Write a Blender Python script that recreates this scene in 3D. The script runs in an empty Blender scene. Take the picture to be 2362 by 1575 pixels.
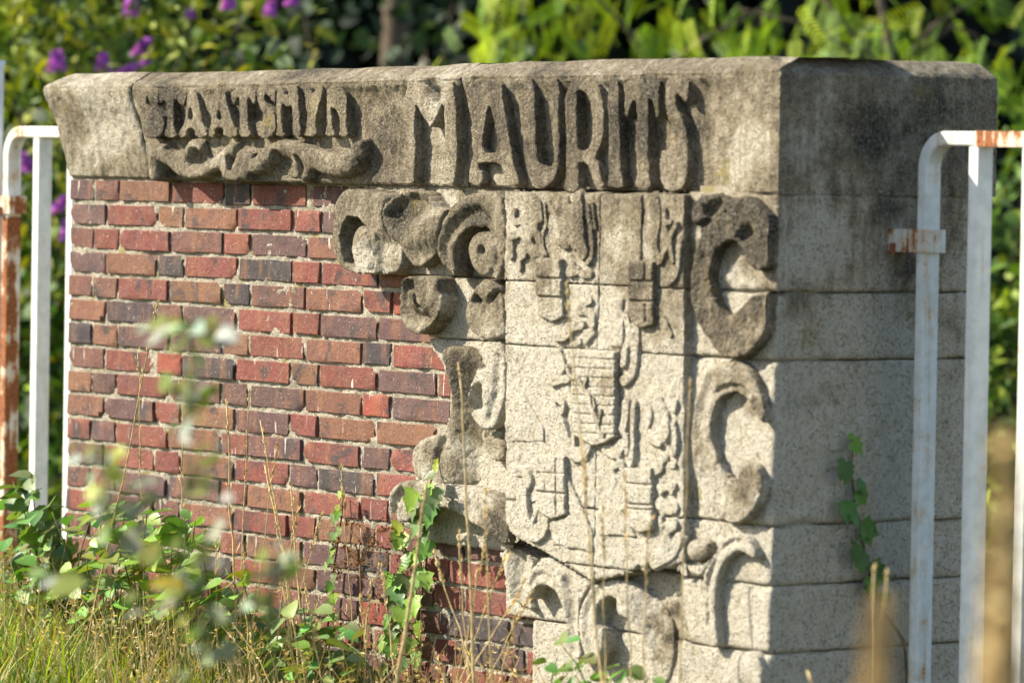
import bpy, math, random
import numpy as np
from mathutils import Vector, Matrix, Quaternion
random.seed(7); RNG = np.random.default_rng(7)
scene = bpy.context.scene
COL = scene.collection

# ------------------------------------------------------------------ camera
IW, IH = 2362.0, 1575.0
A_, B_, C_ = 0.65409638, 0.03629502, 0.01692249          # yaw, pitch, roll of the view against the wall
FPX = 11387.8
TV = np.array([0.57158196, 0.94965992, 10.30336008])
def _rot():
    s, c = math.sin(A_), math.cos(A_)
    R = np.array([[s, c, 0], [0, 0, -1], [-c, s, 0]], float)
    cp, sp = math.cos(B_), math.sin(B_); Rx = np.array([[1, 0, 0], [0, cp, -sp], [0, sp, cp]])
    cr, sr = math.cos(C_), math.sin(C_); Rz = np.array([[cr, -sr, 0], [sr, cr, 0], [0, 0, 1]])
    return Rz @ Rx @ R
RC = _rot(); CAM = -RC.T @ TV
FSTOP = 3.1
cam_d = bpy.data.cameras.new("camera"); cam = bpy.data.objects.new("camera", cam_d); COL.objects.link(cam)
r_, d_, f_ = RC[0], RC[1], RC[2]
M = Matrix(((r_[0], -d_[0], -f_[0], CAM[0]), (r_[1], -d_[1], -f_[1], CAM[1]), (r_[2], -d_[2], -f_[2], CAM[2]), (0, 0, 0, 1)))
cam.matrix_world = M
cam_d.sensor_width = 36.0; cam_d.sensor_fit = 'HORIZONTAL'; cam_d.lens = 36.0 * FPX / IW
cam_d.clip_start = 0.1; cam_d.clip_end = 500.0
cam_d.dof.use_dof = True; cam_d.dof.aperture_fstop = FSTOP; cam_d.dof.aperture_blades = 9
scene.camera = cam

# ------------------------------------------------------------------ sky and sun
SUN = Vector((-1.12, -1.0, 1.06)).normalized()
world = bpy.data.worlds.new("World"); scene.world = world; world.use_nodes = True
wn = world.node_tree.nodes; wl = world.node_tree.links
sky = wn.new('ShaderNodeTexSky'); sky.sky_type = 'NISHITA'; sky.sun_disc = False
sky.sun_elevation = math.asin(SUN.z); sky.sun_rotation = math.atan2(SUN.x, SUN.y)
wl.new(sky.outputs[0], wn['Background'].inputs[0]); wn['Background'].inputs[1].default_value = 0.115
sl = bpy.data.lights.new("sun", 'SUN'); sl.energy = 5.0; sl.angle = math.radians(0.5); sl.color = (1.0, 0.92, 0.77)
so = bpy.data.objects.new("sun", sl); COL.objects.link(so); so.rotation_euler = SUN.to_track_quat('Z', 'Y').to_euler(); so.location = (-6, -12, 10)
scene.view_settings.view_transform = 'Standard'; scene.view_settings.look = 'None'
scene.view_settings.exposure = 1.1; scene.view_settings.gamma = 1.0
scene.render.engine = 'CYCLES'

# ------------------------------------------------------------------ wall coordinates
def ray(px, py):
    return RC.T @ np.array([(px - IW / 2) / FPX, (py - IH / 2) / FPX, 1.0])
def P(px, py, d=0.0):
    "point (x, z) on the plane y=-d parallel to the brick face"
    v = ray(px, py); t = (-d - CAM[1]) / v[1]; q = CAM + v * t
    return (q[0], q[2])
def PD(px, py, depth):
    "point at a distance along the view"
    return Vector(CAM + ray(px, py) * depth)
def PE(px, py, x):
    v = ray(px, py); t = (x - CAM[0]) / v[0]; q = CAM + v * t
    return (q[1], q[2])
def depth_of(p): return float(RC[2] @ (np.array(p) - CAM))
PIER_D = 0.085; LIP_D = 0.092; SHIELD_D = 0.106
XC = P(1797, 442, PIER_D)[0]                         # end face of the wall
BRK_D = .024; XL = P(162, 465, BRK_D)[0]; ROW_Z = 1.2; PITCH = 0.06; UNIT = 1.0578
J = [P(1797, 442, PIER_D)[1], P(1797, 676, PIER_D)[1], P(1795, 833, PIER_D)[1], P(1794, 1215, PIER_D)[1],
     P(1793, 1354, PIER_D)[1], P(1790, 1510, PIER_D)[1], P(1790, 1510, PIER_D)[1] - 0.15, -0.05]
YB = PE(2290, 300, XC)[0]                            # back of the wall
fx = P(880, 700, 0.05); cam_d.dof.focus_distance = depth_of((fx[0], -0.05, fx[1]))
print("XC", XC, "YB", YB, "J", [round(j, 3) for j in J], "focus", cam_d.dof.focus_distance)

# ------------------------------------------------------------------ numpy noise
def _h(ix, iy, iz, seed):
    n = (ix.astype(np.int64) * 374761393 + iy.astype(np.int64) * 668265263 + iz.astype(np.int64) * 2147483647 + seed * 974634777) & 0xffffffff
    n = ((n ^ (n >> 13)) * 1274126177) & 0xffffffff
    n = n ^ (n >> 16)
    return (n & 0xffff) / 65535.0
def vn(p, scale, seed=0):
    q = np.asarray(p, float) * scale; i = np.floor(q); f = q - i; f = f * f * (3 - 2 * f); i = i.astype(np.int64)
    r = 0
    for a in (0, 1):
        for b in (0, 1):
            for c in (0, 1):
                w = (f[:, 0] if a else 1 - f[:, 0]) * (f[:, 1] if b else 1 - f[:, 1]) * (f[:, 2] if c else 1 - f[:, 2])
                r = r + w * _h(i[:, 0] + a, i[:, 1] + b, i[:, 2] + c, seed)
    return r * 2 - 1
def sstep(t): t = np.clip(t, 0, 1); return t * t * (3 - 2 * t)

# ------------------------------------------------------------------ objects
def link(o, parent=None):
    COL.objects.link(o)
    if parent is not None: o.parent = parent
    return o
def wpos(o):
    v = Vector(o.location)
    while o.parent: o = o.parent; v += o.location
    return v
STAINS = []
def stains(V):
    V = np.asarray([tuple(v) for v in V], float); r = np.zeros(len(V)); end = V[:, 0] > XC - .012; n = vn(V, 30, 61) * .35 + vn(V, 11, 62) * .45
    for e, a, z, ra, rz, amt in STAINS:
        q = np.hypot((V[:, 1 if e else 0] - a) / ra, (V[:, 2] - z) / rz) + n; w = 1 - sstep((q - .35) / .85)
        r += amt * w * (end if e else ~end)
    return np.stack([r, r, r], 1)
def mesh_obj(name, verts, faces, mat, parent=None, smooth=True, loc=None, cols=None, uv=None):
    me = bpy.data.meshes.new(name); me.from_pydata([tuple(map(float, v)) for v in verts], [], [tuple(map(int, f)) for f in faces]); me.update()
    if smooth: me.polygons.foreach_set('use_smooth', [True] * len(me.polygons))
    if mat.name.startswith('weathered_stone'): cols = stains(verts)
    if cols is not None:
        ca = me.color_attributes.new('Col', 'FLOAT_COLOR', 'POINT')
        arr = np.ones((len(verts), 4), np.float32); arr[:, :3] = cols; ca.data.foreach_set('color', arr.ravel())
    me.materials.append(mat)
    o = bpy.data.objects.new(name, me); link(o, parent)
    if loc is not None: o.location = loc
    elif parent is not None: o.location = -wpos(parent)
    return o
def empty(name, loc, label, cat, group=None):
    o = bpy.data.objects.new(name, None); o.location = loc; o.empty_display_size = 0.1; link(o); tag(o, label, cat, group); return o
def tag(o, label=None, cat=None, group=None, kind=None):
    if label: o['label'] = label
    if cat: o['category'] = cat
    if group: o['group'] = group
    if kind: o['kind'] = kind
    return o

# ------------------------------------------------------------------ materials
class NT:
    def __init__(s, name):
        s.m = bpy.data.materials.new(name); s.m.use_nodes = True; s.t = s.m.node_tree; s.n = s.t.nodes; s.b = s.n['Principled BSDF']
        s.out = s.n['Material Output']; s.geo = s.n.new('ShaderNodeNewGeometry'); s.pos = s.geo.outputs['Position']
    def L(s, a, b): s.t.links.new(a, b)
    def noise(s, scale, detail=3, rough=.6, vec=None, dist=0):
        k = s.n.new('ShaderNodeTexNoise'); k.inputs['Scale'].default_value = scale; k.inputs['Detail'].default_value = detail
        k.inputs['Roughness'].default_value = rough; k.inputs['Distortion'].default_value = dist; s.L(vec or s.pos, k.inputs['Vector']); return k.outputs['Fac']
    def voro(s, scale, vec=None, feat='F1'):
        k = s.n.new('ShaderNodeTexVoronoi'); k.feature = feat; k.inputs['Scale'].default_value = scale; s.L(vec or s.pos, k.inputs['Vector']); return k.outputs['Distance']
    def math(s, op, a, b=None, c=None, clamp=False):
        k = s.n.new('ShaderNodeMath'); k.operation = op; k.use_clamp = clamp
        for i, v in enumerate((a, b, c)):
            if v is None: continue
            if isinstance(v, (int, float)): k.inputs[i].default_value = v
            else: s.L(v, k.inputs[i])
        return k.outputs[0]
    def ramp(s, v, a, b, lo=0., hi=1.):
        k = s.n.new('ShaderNodeMapRange'); k.interpolation_type = 'SMOOTHSTEP'
        k.inputs[1].default_value = a; k.inputs[2].default_value = b; k.inputs[3].default_value = lo; k.inputs[4].default_value = hi; s.L(v, k.inputs[0]); return k.outputs[0]
    def mix(s, f, a, b, mode='MIX'):
        k = s.n.new('ShaderNodeMix'); k.data_type = 'RGBA'; k.blend_type = mode; k.clamp_factor = True
        for sock, v in ((k.inputs[0], f), (k.inputs[6], a), (k.inputs[7], b)):
            if isinstance(v, (int, float)): sock.default_value = v
            elif isinstance(v, tuple): sock.default_value = (*v, 1)
            else: s.L(v, sock)
        return k.outputs[2]
    def map(s, scale, rot=(0, 0, 0), vec=None):
        k = s.n.new('ShaderNodeMapping'); k.inputs['Scale'].default_value = scale; k.inputs['Rotation'].default_value = rot; s.L(vec or s.pos, k.inputs[0]); return k.outputs[0]
    def bump(s, h, strength, dist, nrm=None):
        k = s.n.new('ShaderNodeBump'); k.inputs['Strength'].default_value = strength; k.inputs['Distance'].default_value = dist
        s.L(h, k.inputs['Height'])
        if nrm is not None: s.L(nrm, k.inputs['Normal'])
        return k.outputs[0]
    def sep(s, v):
        k = s.n.new('ShaderNodeSeparateXYZ'); s.L(v, k.inputs[0]); return k.outputs
    def fin(s, color=None, rough=.8, normal=None, spec=.3):
        if color is not None:
            if isinstance(color, tuple): s.b.inputs['Base Color'].default_value = (*color, 1)
            else: s.L(color, s.b.inputs['Base Color'])
        if isinstance(rough, (int, float)): s.b.inputs['Roughness'].default_value = rough
        else: s.L(rough, s.b.inputs['Roughness'])
        s.b.inputs['Specular IOR Level'].default_value = spec
        if normal is not None: s.L(normal, s.b.inputs['Normal'])
        return s.m
def mat_stone():
    s = NT('weathered_stone')
    oi = s.n.new('ShaderNodeObjectInfo'); dirt = s.sep(oi.outputs['Color'])[0]
    z = s.sep(s.pos)[2]
    grain = s.noise(165, 6, .78); fine = s.noise(430, 2, .6); med = s.noise(40, 6, .72); big = s.noise(4.2, 6, .66, dist=.7)
    streak = s.noise(1, 5, .65, vec=s.map((38, 38, 2.6)))
    zg = s.ramp(z, 0.66, 1.32, -.16, .48)
    at = s.n.new('ShaderNodeAttribute'); at.attribute_name = 'Col'; f = s.math('ADD', s.math('ADD', s.math('MULTIPLY', dirt, .95), zg), s.sep(at.outputs['Vector'])[0])
    f = s.math('ADD', f, s.math('MULTIPLY', s.math('SUBTRACT', big, .5), 1.8))
    f = s.math('ADD', f, s.math('MULTIPLY', s.math('SUBTRACT', med, .5), 1.0))
    f = s.math('ADD', f, s.math('MULTIPLY', s.math('SUBTRACT', streak, .5), .9)); f = s.math('ADD', f, s.math('MULTIPLY', s.math('SUBTRACT', oi.outputs['Random'], .5), .10))
    f = s.math('ADD', f, s.math('MULTIPLY', s.math('SUBTRACT', grain, .5), 1.6))
    f = s.math('SUBTRACT', f, .09, clamp=True)
    pale = s.mix(s.ramp(med, .35, .65), (.77, .69, .53), (.89, .83, .69))
    mid = s.mix(s.ramp(grain, .40, .58), (.225, .175, .105), (.61, .52, .37))
    dark = s.mix(s.ramp(grain, .40, .60), (.038, .031, .023), (.26, .225, .17))
    c = s.mix(s.ramp(f, .04, .46), pale, mid); c = s.mix(s.ramp(f, .42, 1.02), c, dark)
    pep = s.ramp(s.noise(135, 3, .6), .56, .63); salt = s.ramp(s.noise(118, 3, .6, vec=s.map((1, 1, 1), (1.1, .6, .3))), .60, .67)
    c = s.mix(s.math('MULTIPLY', pep, .36), c, (.085, .07, .05)); c = s.mix(s.math('MULTIPLY', salt, .40), c, (.72, .68, .58))
    lich = s.ramp(s.math('ADD', s.noise(9, 3, .6), s.math('MULTIPLY', s.math('SUBTRACT', s.noise(110, 2, .6), .5), .55)), .67, .75)
    c = s.mix(s.math('MULTIPLY', lich, .7), c, (.40, .31, .09))
    moss = s.ramp(s.math('ADD', s.noise(6.5, 4, .6, vec=s.map((1, 1, 1.6))), s.math('MULTIPLY', s.math('SUBTRACT', grain, .5), .35)), .60, .74)
    c = s.mix(s.math('MULTIPLY', moss, .35), c, (.17, .155, .055))
    pit = s.ramp(s.voro(125), .12, .30)
    spec = s.ramp(s.noise(260, 3, .7), .54, .66)
    c = s.mix(s.math('MULTIPLY', s.math('SUBTRACT', 1, pit), .6), c, (.10, .08, .05))
    c = s.mix(s.math('MULTIPLY', spec, .25), c, (.14, .115, .08))
    h = s.math('ADD', s.math('SUBTRACT', s.math('MULTIPLY', grain, 1.2), s.math('MULTIPLY', pep, .35)), s.math('MULTIPLY', med, 1.7)); h = s.math('ADD', h, s.math('MULTIPLY', fine, .35)); h = s.math('ADD', h, s.math('MULTIPLY', pit, .35))
    return s.fin(c, .93, s.bump(h, 1.0, .015), .12)
def mat_brick():
    s = NT('fired_brick')
    oi = s.n.new('ShaderNodeObjectInfo'); base = oi.outputs['Color']; rnd = oi.outputs['Random']
    sh = s.n.new('ShaderNodeVectorMath'); sh.operation = 'ADD'; cmb = s.n.new('ShaderNodeCombineXYZ'); s.L(s.math('MULTIPLY', rnd, 37), cmb.inputs[0]); s.L(s.math('MULTIPLY', rnd, 91), cmb.inputs[1])
    s.L(s.pos, sh.inputs[0]); s.L(cmb.outputs[0], sh.inputs[1]); v = sh.outputs[0]
    big = s.noise(11, 4, .65, v, .6); streak = s.noise(1, 4, .65, s.map((30, 30, 6), vec=v)); grain = s.noise(260, 5, .75, v); med = s.noise(60, 5, .7, v)
    warm = s.noise(14, 3, .6, v, .5)
    c = s.mix(s.ramp(streak, .47, .68, 0, .6), base, (.24, .105, .05))
    c = s.mix(s.ramp(warm, .52, .70, 0, .55), c, (.115, .062, .056))
    c = s.mix(s.ramp(big, .53, .66, 0, .85), c, (.045, .036, .036))
    c = s.mix(s.ramp(grain, .3, .7, .0, .6), s.mix(1., c, (.72, .72, .72), 'MULTIPLY'), s.mix(1., c, (1.7, 1.7, 1.7), 'MULTIPLY'))
    c = s.mix(s.ramp(med, .56, .74, 0, .55), c, (.055, .04, .036))
    c = s.mix(s.ramp(s.noise(24, 5, .7, v), .48, .78, 0.0, .20), c, (.30, .21, .16))
    pits = s.ramp(s.voro(80, v), .08, .2); c = s.mix(s.math('MULTIPLY', s.math('SUBTRACT', 1, pits), .8), c, (.022, .016, .014))
    spk = s.ramp(s.noise(190, 2, .5, v), .66, .73); c = s.mix(s.math('MULTIPLY', spk, .7), c, (.50, .42, .34))
    scr = s.ramp(s.noise(1, 2, .5, s.map((105, 105, 12), vec=v)), .685, .72); patch = s.ramp(s.noise(4.5, 2, .5), .42, .58)
    c = s.mix(s.math('MULTIPLY', s.math('MULTIPLY', scr, patch), .85), c, (.66, .58, .48))
    h = s.math('ADD', s.math('MULTIPLY', med, 1.1), s.math('MULTIPLY', grain, .55)); h = s.math('ADD', h, s.math('MULTIPLY', pits, .45))
    return s.fin(c, .75, s.bump(h, .9, .0035), .3)
def mat_mortar():
    s = NT('mortar')
    grain = s.noise(210, 5, .75); med = s.noise(32, 5, .7); big = s.noise(4, 4, .6)
    c = s.mix(s.ramp(grain, .36, .64), (.28, .24, .17), (.66, .60, .48))
    c = s.mix(s.ramp(big, .5, .72, 0, .6), c, (.22, .20, .14))
    c = s.mix(s.ramp(s.math('ADD', s.noise(12, 3, .6), s.math('MULTIPLY', s.math('SUBTRACT', grain, .5), .3)), .60, .69, 0, .7), c, (.30, .25, .06))
    c = s.mix(s.ramp(med, .55, .72, 0, .7), c, (.11, .09, .06))
    h = s.math('ADD', s.math('MULTIPLY', grain, 1.1), s.math('MULTIPLY', med, 1.4))
    return s.fin(c, .95, s.bump(h, 1., .008), .1)
def mat_paint():
    s = NT('chipped_white_paint')
    oi = s.n.new('ShaderNodeObjectInfo'); rust = s.sep(oi.outputs['Color'])[0]
    big = s.noise(13, 4, .6); grain = s.noise(160, 4, .7); streak = s.noise(1, 4, .6, s.map((60, 60, 3.5)))
    c = s.mix(s.ramp(s.noise(30, 4, .6), .35, .7), (.74, .74, .70), (.60, .61, .56))
    c = s.mix(s.ramp(streak, .52, .75, 0, .5), c, (.50, .44, .30))
    f = s.math('ADD', s.math('MULTIPLY', s.math('SUBTRACT', big, .5), 2.2), s.math('MULTIPLY', s.math('SUBTRACT', streak, .5), 1.6))
    f = s.math('ADD', s.math('ADD', f, s.math('MULTIPLY', s.math('SUBTRACT', grain, .5), .8)), s.math('SUBTRACT', s.math('MULTIPLY', rust, 1.6), 1.0))
    stain = s.ramp(f, -.35, .25, 0, .75); core = s.ramp(f, .1, .28)
    c = s.mix(stain, c, (.55, .30, .10)); rustc = s.mix(s.ramp(grain, .35, .65), (.12, .035, .012), (.38, .13, .035)); c = s.mix(core, c, rustc)
    rg = s.ramp(f, 0, .3, .38, .9)
    return s.fin(c, rg, s.bump(s.math('ADD', grain, s.math('MULTIPLY', core, -1.5)), .35, .0012), .45)
def mat_leaf(name, gloss=.45, trans=.35, use_obj=False):
    s = NT(name)
    if use_obj:
        oi = s.n.new('ShaderNodeObjectInfo'); col = oi.outputs['Color']
    else:
        at = s.n.new('ShaderNodeAttribute'); at.attribute_name = 'Col'; col = at.outputs['Color']
    n = s.noise(45, 3, .6); c = s.mix(s.ramp(n, .3, .75, 0, .45), col, s.mix(1., col, (.55, .6, .5), 'MULTIPLY'))
    s.fin(c, gloss, s.bump(s.noise(220, 2, .5), .25, .002), .5)
    tr = s.n.new('ShaderNodeBsdfTranslucent'); s.L(s.mix(1., c, (1.25, 1.2, .5), 'MULTIPLY'), tr.inputs['Color'])
    mx = s.n.new('ShaderNodeMixShader'); mx.inputs[0].default_value = trans; s.L(s.b.outputs[0], mx.inputs[1]); s.L(tr.outputs[0], mx.inputs[2]); s.L(mx.outputs[0], s.out.inputs['Surface'])
    return s.m
def mat_plain(name, col, rough=.8, scale=60, var=.4):
    s = NT(name); n = s.noise(scale, 4, .65); c = s.mix(s.ramp(n, .3, .7), tuple(x * (1 - var) for x in col), tuple(min(1, x * (1 + var)) for x in col))
    return s.fin(c, rough, s.bump(n, .4, .003), .2)
def mat_ground():
    s = NT('soil'); n = s.noise(25, 6, .7); c = s.mix(s.ramp(n, .3, .7), (.035, .026, .016), (.10, .075, .045)); c = s.mix(s.ramp(s.noise(3, 4, .6), .45, .6), c, (.045, .06, .018))
    return s.fin(c, .95, s.bump(n, .8, .02), .1)
STONE = mat_stone(); BRICK = mat_brick(); MORTAR = mat_mortar(); PAINT = mat_paint()
LEAF = mat_leaf('leaf', .65, .25); LEAFO = mat_leaf('glossy_leaf', .45, .28, True); GRASS = mat_leaf('grass_blade', .6, .4); PETAL = mat_leaf('petal', .7, .3)
STEM = mat_plain('vine_stem', (.13, .10, .045)); STRAW = mat_plain('straw', (.58, .43, .20), .75); BARK = mat_plain('bark', (.10, .075, .05)); GROUND = mat_ground(); GSTEM = mat_plain('green_stem', (.12, .15, .035)); HEAD = mat_plain('seed_head', (.16, .075, .02))
WPAINT = mat_plain('white_gloss', (.74, .75, .76), .35, 20, .06)

# ------------------------------------------------------------------ relief carving
def seg_dist(u, v, pts, closed=False):
    pts = [tuple(p) for p in pts]; n = len(pts); best = np.full(u.shape, 1e9)
    rng = range(n if closed else n - 1)
    if n == 1: return np.hypot(u - pts[0][0], v - pts[0][1])
    for i in rng:
        a = pts[i]; b = pts[(i + 1) % n]; dx, dy = b[0] - a[0], b[1] - a[1]; L2 = dx * dx + dy * dy + 1e-12
        t = np.clip(((u - a[0]) * dx + (v - a[1]) * dy) / L2, 0, 1)
        best = np.minimum(best, (u - a[0] - t * dx) ** 2 + (v - a[1] - t * dy) ** 2)
    return np.sqrt(best)
def inside(u, v, pts):
    r = np.zeros(u.shape, bool); n = len(pts); j = n - 1
    for i in range(n):
        xi, yi = pts[i]; xj, yj = pts[j]
        cond = ((yi > v) != (yj > v)) & (u < (xj - xi) * (v - yi) / (yj - yi + 1e-15) + xi)
        r ^= cond; j = i
    return r
def sdf(u, v, polys):
    "positive inside; further polygons are holes"
    d = None; ins = np.zeros(u.shape, bool)
    for p in polys:
        e = seg_dist(u, v, p, True); d = e if d is None else np.minimum(d, e); ins ^= inside(u, v, p)
    return np.where(ins, d, -d)
def smooth_poly(p, it=2):
    for _ in range(it):
        q = []
        for i in range(len(p)):
            a = np.array(p[i]); b = np.array(p[(i + 1) % len(p)]); q += [tuple(.75 * a + .25 * b), tuple(.25 * a + .75 * b)]
        p = q
    return p
def smooth_path(p, it=2):
    for _ in range(it):
        if len(p) < 3: return p
        q = [p[0]]
        for i in range(len(p) - 1):
            a = np.array(p[i]); b = np.array(p[i + 1]); q += [tuple(.75 * a + .25 * b), tuple(.25 * a + .75 * b)]
        p = q + [p[-1]]
    return p
def relief(name, polys, parent, top, low, ops=(), w=.006, res=.0032, dirt=.4, ero=.0016, dome=(0, .03), mat=None, tint=0, seed=1):
    """polys: (x,z) outlines on the wall; top/low: numbers or functions (x,z)->depth in front of the brick face"""
    allp = np.array(polys[0]); m = w * .5 + .004
    u0, v0 = allp.min(0) - m; u1, v1 = allp.max(0) + m
    nu = max(3, int((u1 - u0) / res) + 1); nv = max(3, int((v1 - v0) / res) + 1)
    U, V = np.meshgrid(np.linspace(u0, u1, nu), np.linspace(v0, v1, nv)); cu = (u1 - u0) / (nu - 1); cv = (v1 - v0) / (nv - 1)
    s = sdf(U, V, polys); P3 = np.stack([U.ravel(), np.zeros(U.size), V.ravel()], 1)
    s = s + (vn(P3, 28, seed).reshape(U.shape) * ero * .45 + vn(P3, 90, seed + 5).reshape(U.shape) * ero * .3)
    gy, gx = np.gradient(s, cv, cu); c = max(cu, cv)
    snap = np.abs(s) < .55 * c; gl = np.maximum(gx * gx + gy * gy, .3)
    U = np.where(snap, U - s * gx / gl, U); V = np.where(snap, V - s * gy / gl, V)
    top_ = top(U, V) if callable(top) else np.full(U.shape, float(top)); low_ = low(U, V) if callable(low) else np.full(U.shape, float(low))
    h = top_ + dome[0] * (1 - (1 - np.clip(s / dome[1], 0, 1)) ** 2)
    for op in ops:
        k = op[0]
        if k == 'cut':                       # hollow along a path
            d = seg_dist(U, V, op[1]); t = np.clip(d / op[2], 0, 1); h = np.minimum(h, op[3] + (np.maximum(h, op[3]) - op[3]) * t * t * (3 - 2 * t))
        elif k == 'add':                     # rounded ridge along a path
            d = seg_dist(U, V, op[1]); t = np.clip(d / op[2], 0, 1); h = np.where(d < op[2], np.maximum(h, h + (op[3] - h) * np.sqrt(1 - t * t)), h)
        elif k == 'cutp':                    # sunk area
            d = sdf(U, V, [op[1]]); t = sstep(d / op[2] + .5); h = h + (np.minimum(op[3], h) - h) * t
        elif k == 'slope':                   # plane tilt: add amount along x between two x
            t = sstep((U - op[1]) / (op[2] - op[1])); h = h + op[3] * t
    h = h + (vn(P3, 22, seed + 2) * .6 + vn(P3, 75, seed + 3) * .55 + vn(P3, 160, seed + 4) * .45).reshape(U.shape) * ero
    t = np.clip((s + .0005) / w, 0, 1); prof = np.sqrt(np.clip(1 - (1 - t) ** 2, 0, 1))
    h = np.where(s <= -.55 * c + 0 * s, low_ - .012, np.where(s <= .2 * c, np.minimum(h, np.maximum(low_ * .35 + h * .65, h - w)), h - (1 - prof) * np.minimum(w * .8, np.maximum(h - low_, 0))))
    keep = s > -(1.6 * c + .001)
    idx = -np.ones(U.shape, int); idx[keep] = np.arange(keep.sum())
    q = keep[:-1, :-1] & keep[1:, :-1] & keep[:-1, 1:] & keep[1:, 1:]
    f = np.stack([idx[:-1, :-1][q], idx[:-1, 1:][q], idx[1:, 1:][q], idx[1:, :-1][q]], 1)
    verts = np.stack([U[keep], -h[keep], V[keep]], 1)
    verts[:, 0] = np.minimum(verts[:, 0], XC - .003)
    o = mesh_obj(name, verts, f, mat or STONE, parent)
    o.data.set_sharp_from_angle(angle=math.radians(66))
    o.color = (dirt, tint, 0, 1)
    return o
def PX(pts, off, sc, d, smooth=0):
    r = [P(off[0] + x / sc, off[1] + y / sc, d) for x, y in pts]
    return smooth_poly(r, smooth) if smooth else r
def PP(pts, off, sc, d, smooth=2):
    return smooth_path([P(off[0] + x / sc, off[1] + y / sc, d) for x, y in pts], smooth)

for px, py, rp, amt in [(1745, 945, 42, .55), (1735, 1110, 48, .5), (1720, 1165, 40, .25), (1770, 700, 60, .3), (1690, 760, 60, .2), (1045, 950, 70, .35), (1042, 860, 60, .42), (1010, 1060, 60, .35), (960, 1110, 50, .3), (1150, 1220, 50, .5), (1195, 1265, 40, .4), (1530, 1450, 50, .6), (1510, 1510, 60, .5), (1530, 1390, 30, .4), (1310, 1380, 40, .25), (1180, 700, 50, .22), (1190, 860, 60, .25), (1480, 640, 45, .3), (1262, 640, 45, .3), (1440, 880, 40, .3), (1320, 800, 40, .3), (1185, 1010, 40, .25),
                        (400, 250, 60, .3), (1450, 300, 60, .25), (1130, 330, 60, .2), (880, 300, 60, .2), (1100, 500, 50, .35), (930, 520, 50, .3), (1125, 690, 50, .2), (960, 690, 50, .2), (650, 160, 40, .2), (1250, 165, 50, .2),
                        (1070, 710, 60, -.45), (1700, 650, 48, -.5), (1705, 985, 48, -.4), (1700, 330, 90, -.35), (200, 330, 70, -.25), (520, 350, 40, -.25), (1400, 1200, 150, -.12), (1430, 560, 60, -.25), (1010, 480, 30, -.3), (830, 590, 40, -.3), (1120, 880, 50, -.25)]:
    x, z = P(px, py, .09); STAINS.append((False, x, z, rp * 1.5e-3, rp * .95e-3, amt))
for px, py, rp, amt in [(2010, 300, 75, .4), (2150, 250, 85, .4), (2050, 480, 60, .5), (2085, 610, 50, .4), (2150, 1000, 60, .3), (1850, 200, 50, .25), (1840, 700, 50, .3), (1930, 900, 50, .12), (1990, 1370, 60, -.4), (1900, 1420, 55, -.3), (2060, 1450, 40, -.25), (1870, 580, 90, -.3), (1950, 760, 80, -.15), (1850, 330, 60, -.2), (1880, 1000, 80, -.15)]:
    y, z = PE(px, py, XC); STAINS.append((True, y, z, rp * 1.15e-3, rp * .92e-3, amt))
# ------------------------------------------------------------------ ground
def ground():
    n = 60; xs = np.concatenate([np.linspace(-60, -5, 12), np.linspace(-4.8, 4, 46), np.linspace(4.5, 60, 12)]); ys = np.concatenate([np.linspace(-60, -8, 10), np.linspace(-7.6, 8, 60), np.linspace(9, 90, 12)])
    X, Y = np.meshgrid(xs, ys); p = np.stack([X.ravel(), Y.ravel(), np.zeros(X.size)], 1); near = ((np.abs(X) < 6) & (np.abs(Y) < 9)).ravel()
    p[:, 2] = np.where(near, (vn(p, 3, 4) * .02 + vn(p, 9, 5) * .01), 0) - .01
    ny, nx = X.shape; i = np.arange(nx * ny).reshape(ny, nx); f = np.stack([i[:-1, :-1].ravel(), i[:-1, 1:].ravel(), i[1:, 1:].ravel(), i[1:, :-1].ravel()], 1)
    o = mesh_obj('ground', p, f, GROUND); tag(o, 'bare weedy soil around the wall', kind='structure')
ground()

# ------------------------------------------------------------------ the wall
WALL = empty('carved_sign_wall', (-1.3, .2, 0), 'low red brick wall end with carved pale stone pier, heraldic shield and lettered coping', 'wall'); WALL['kind'] = 'thing'
def boxv(x0, x1, y0, y1, z0, z1):
    return [(x0, y0, z0), (x1, y0, z0), (x1, y1, z0), (x0, y1, z0), (x0, y0, z1), (x1, y0, z1), (x1, y1, z1), (x0, y1, z1)], [(0, 3, 2, 1), (4, 5, 6, 7), (0, 1, 5, 4), (1, 2, 6, 5), (2, 3, 7, 6), (3, 0, 4, 7)]
XMID = P(1165, 700, .05)[0]
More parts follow.
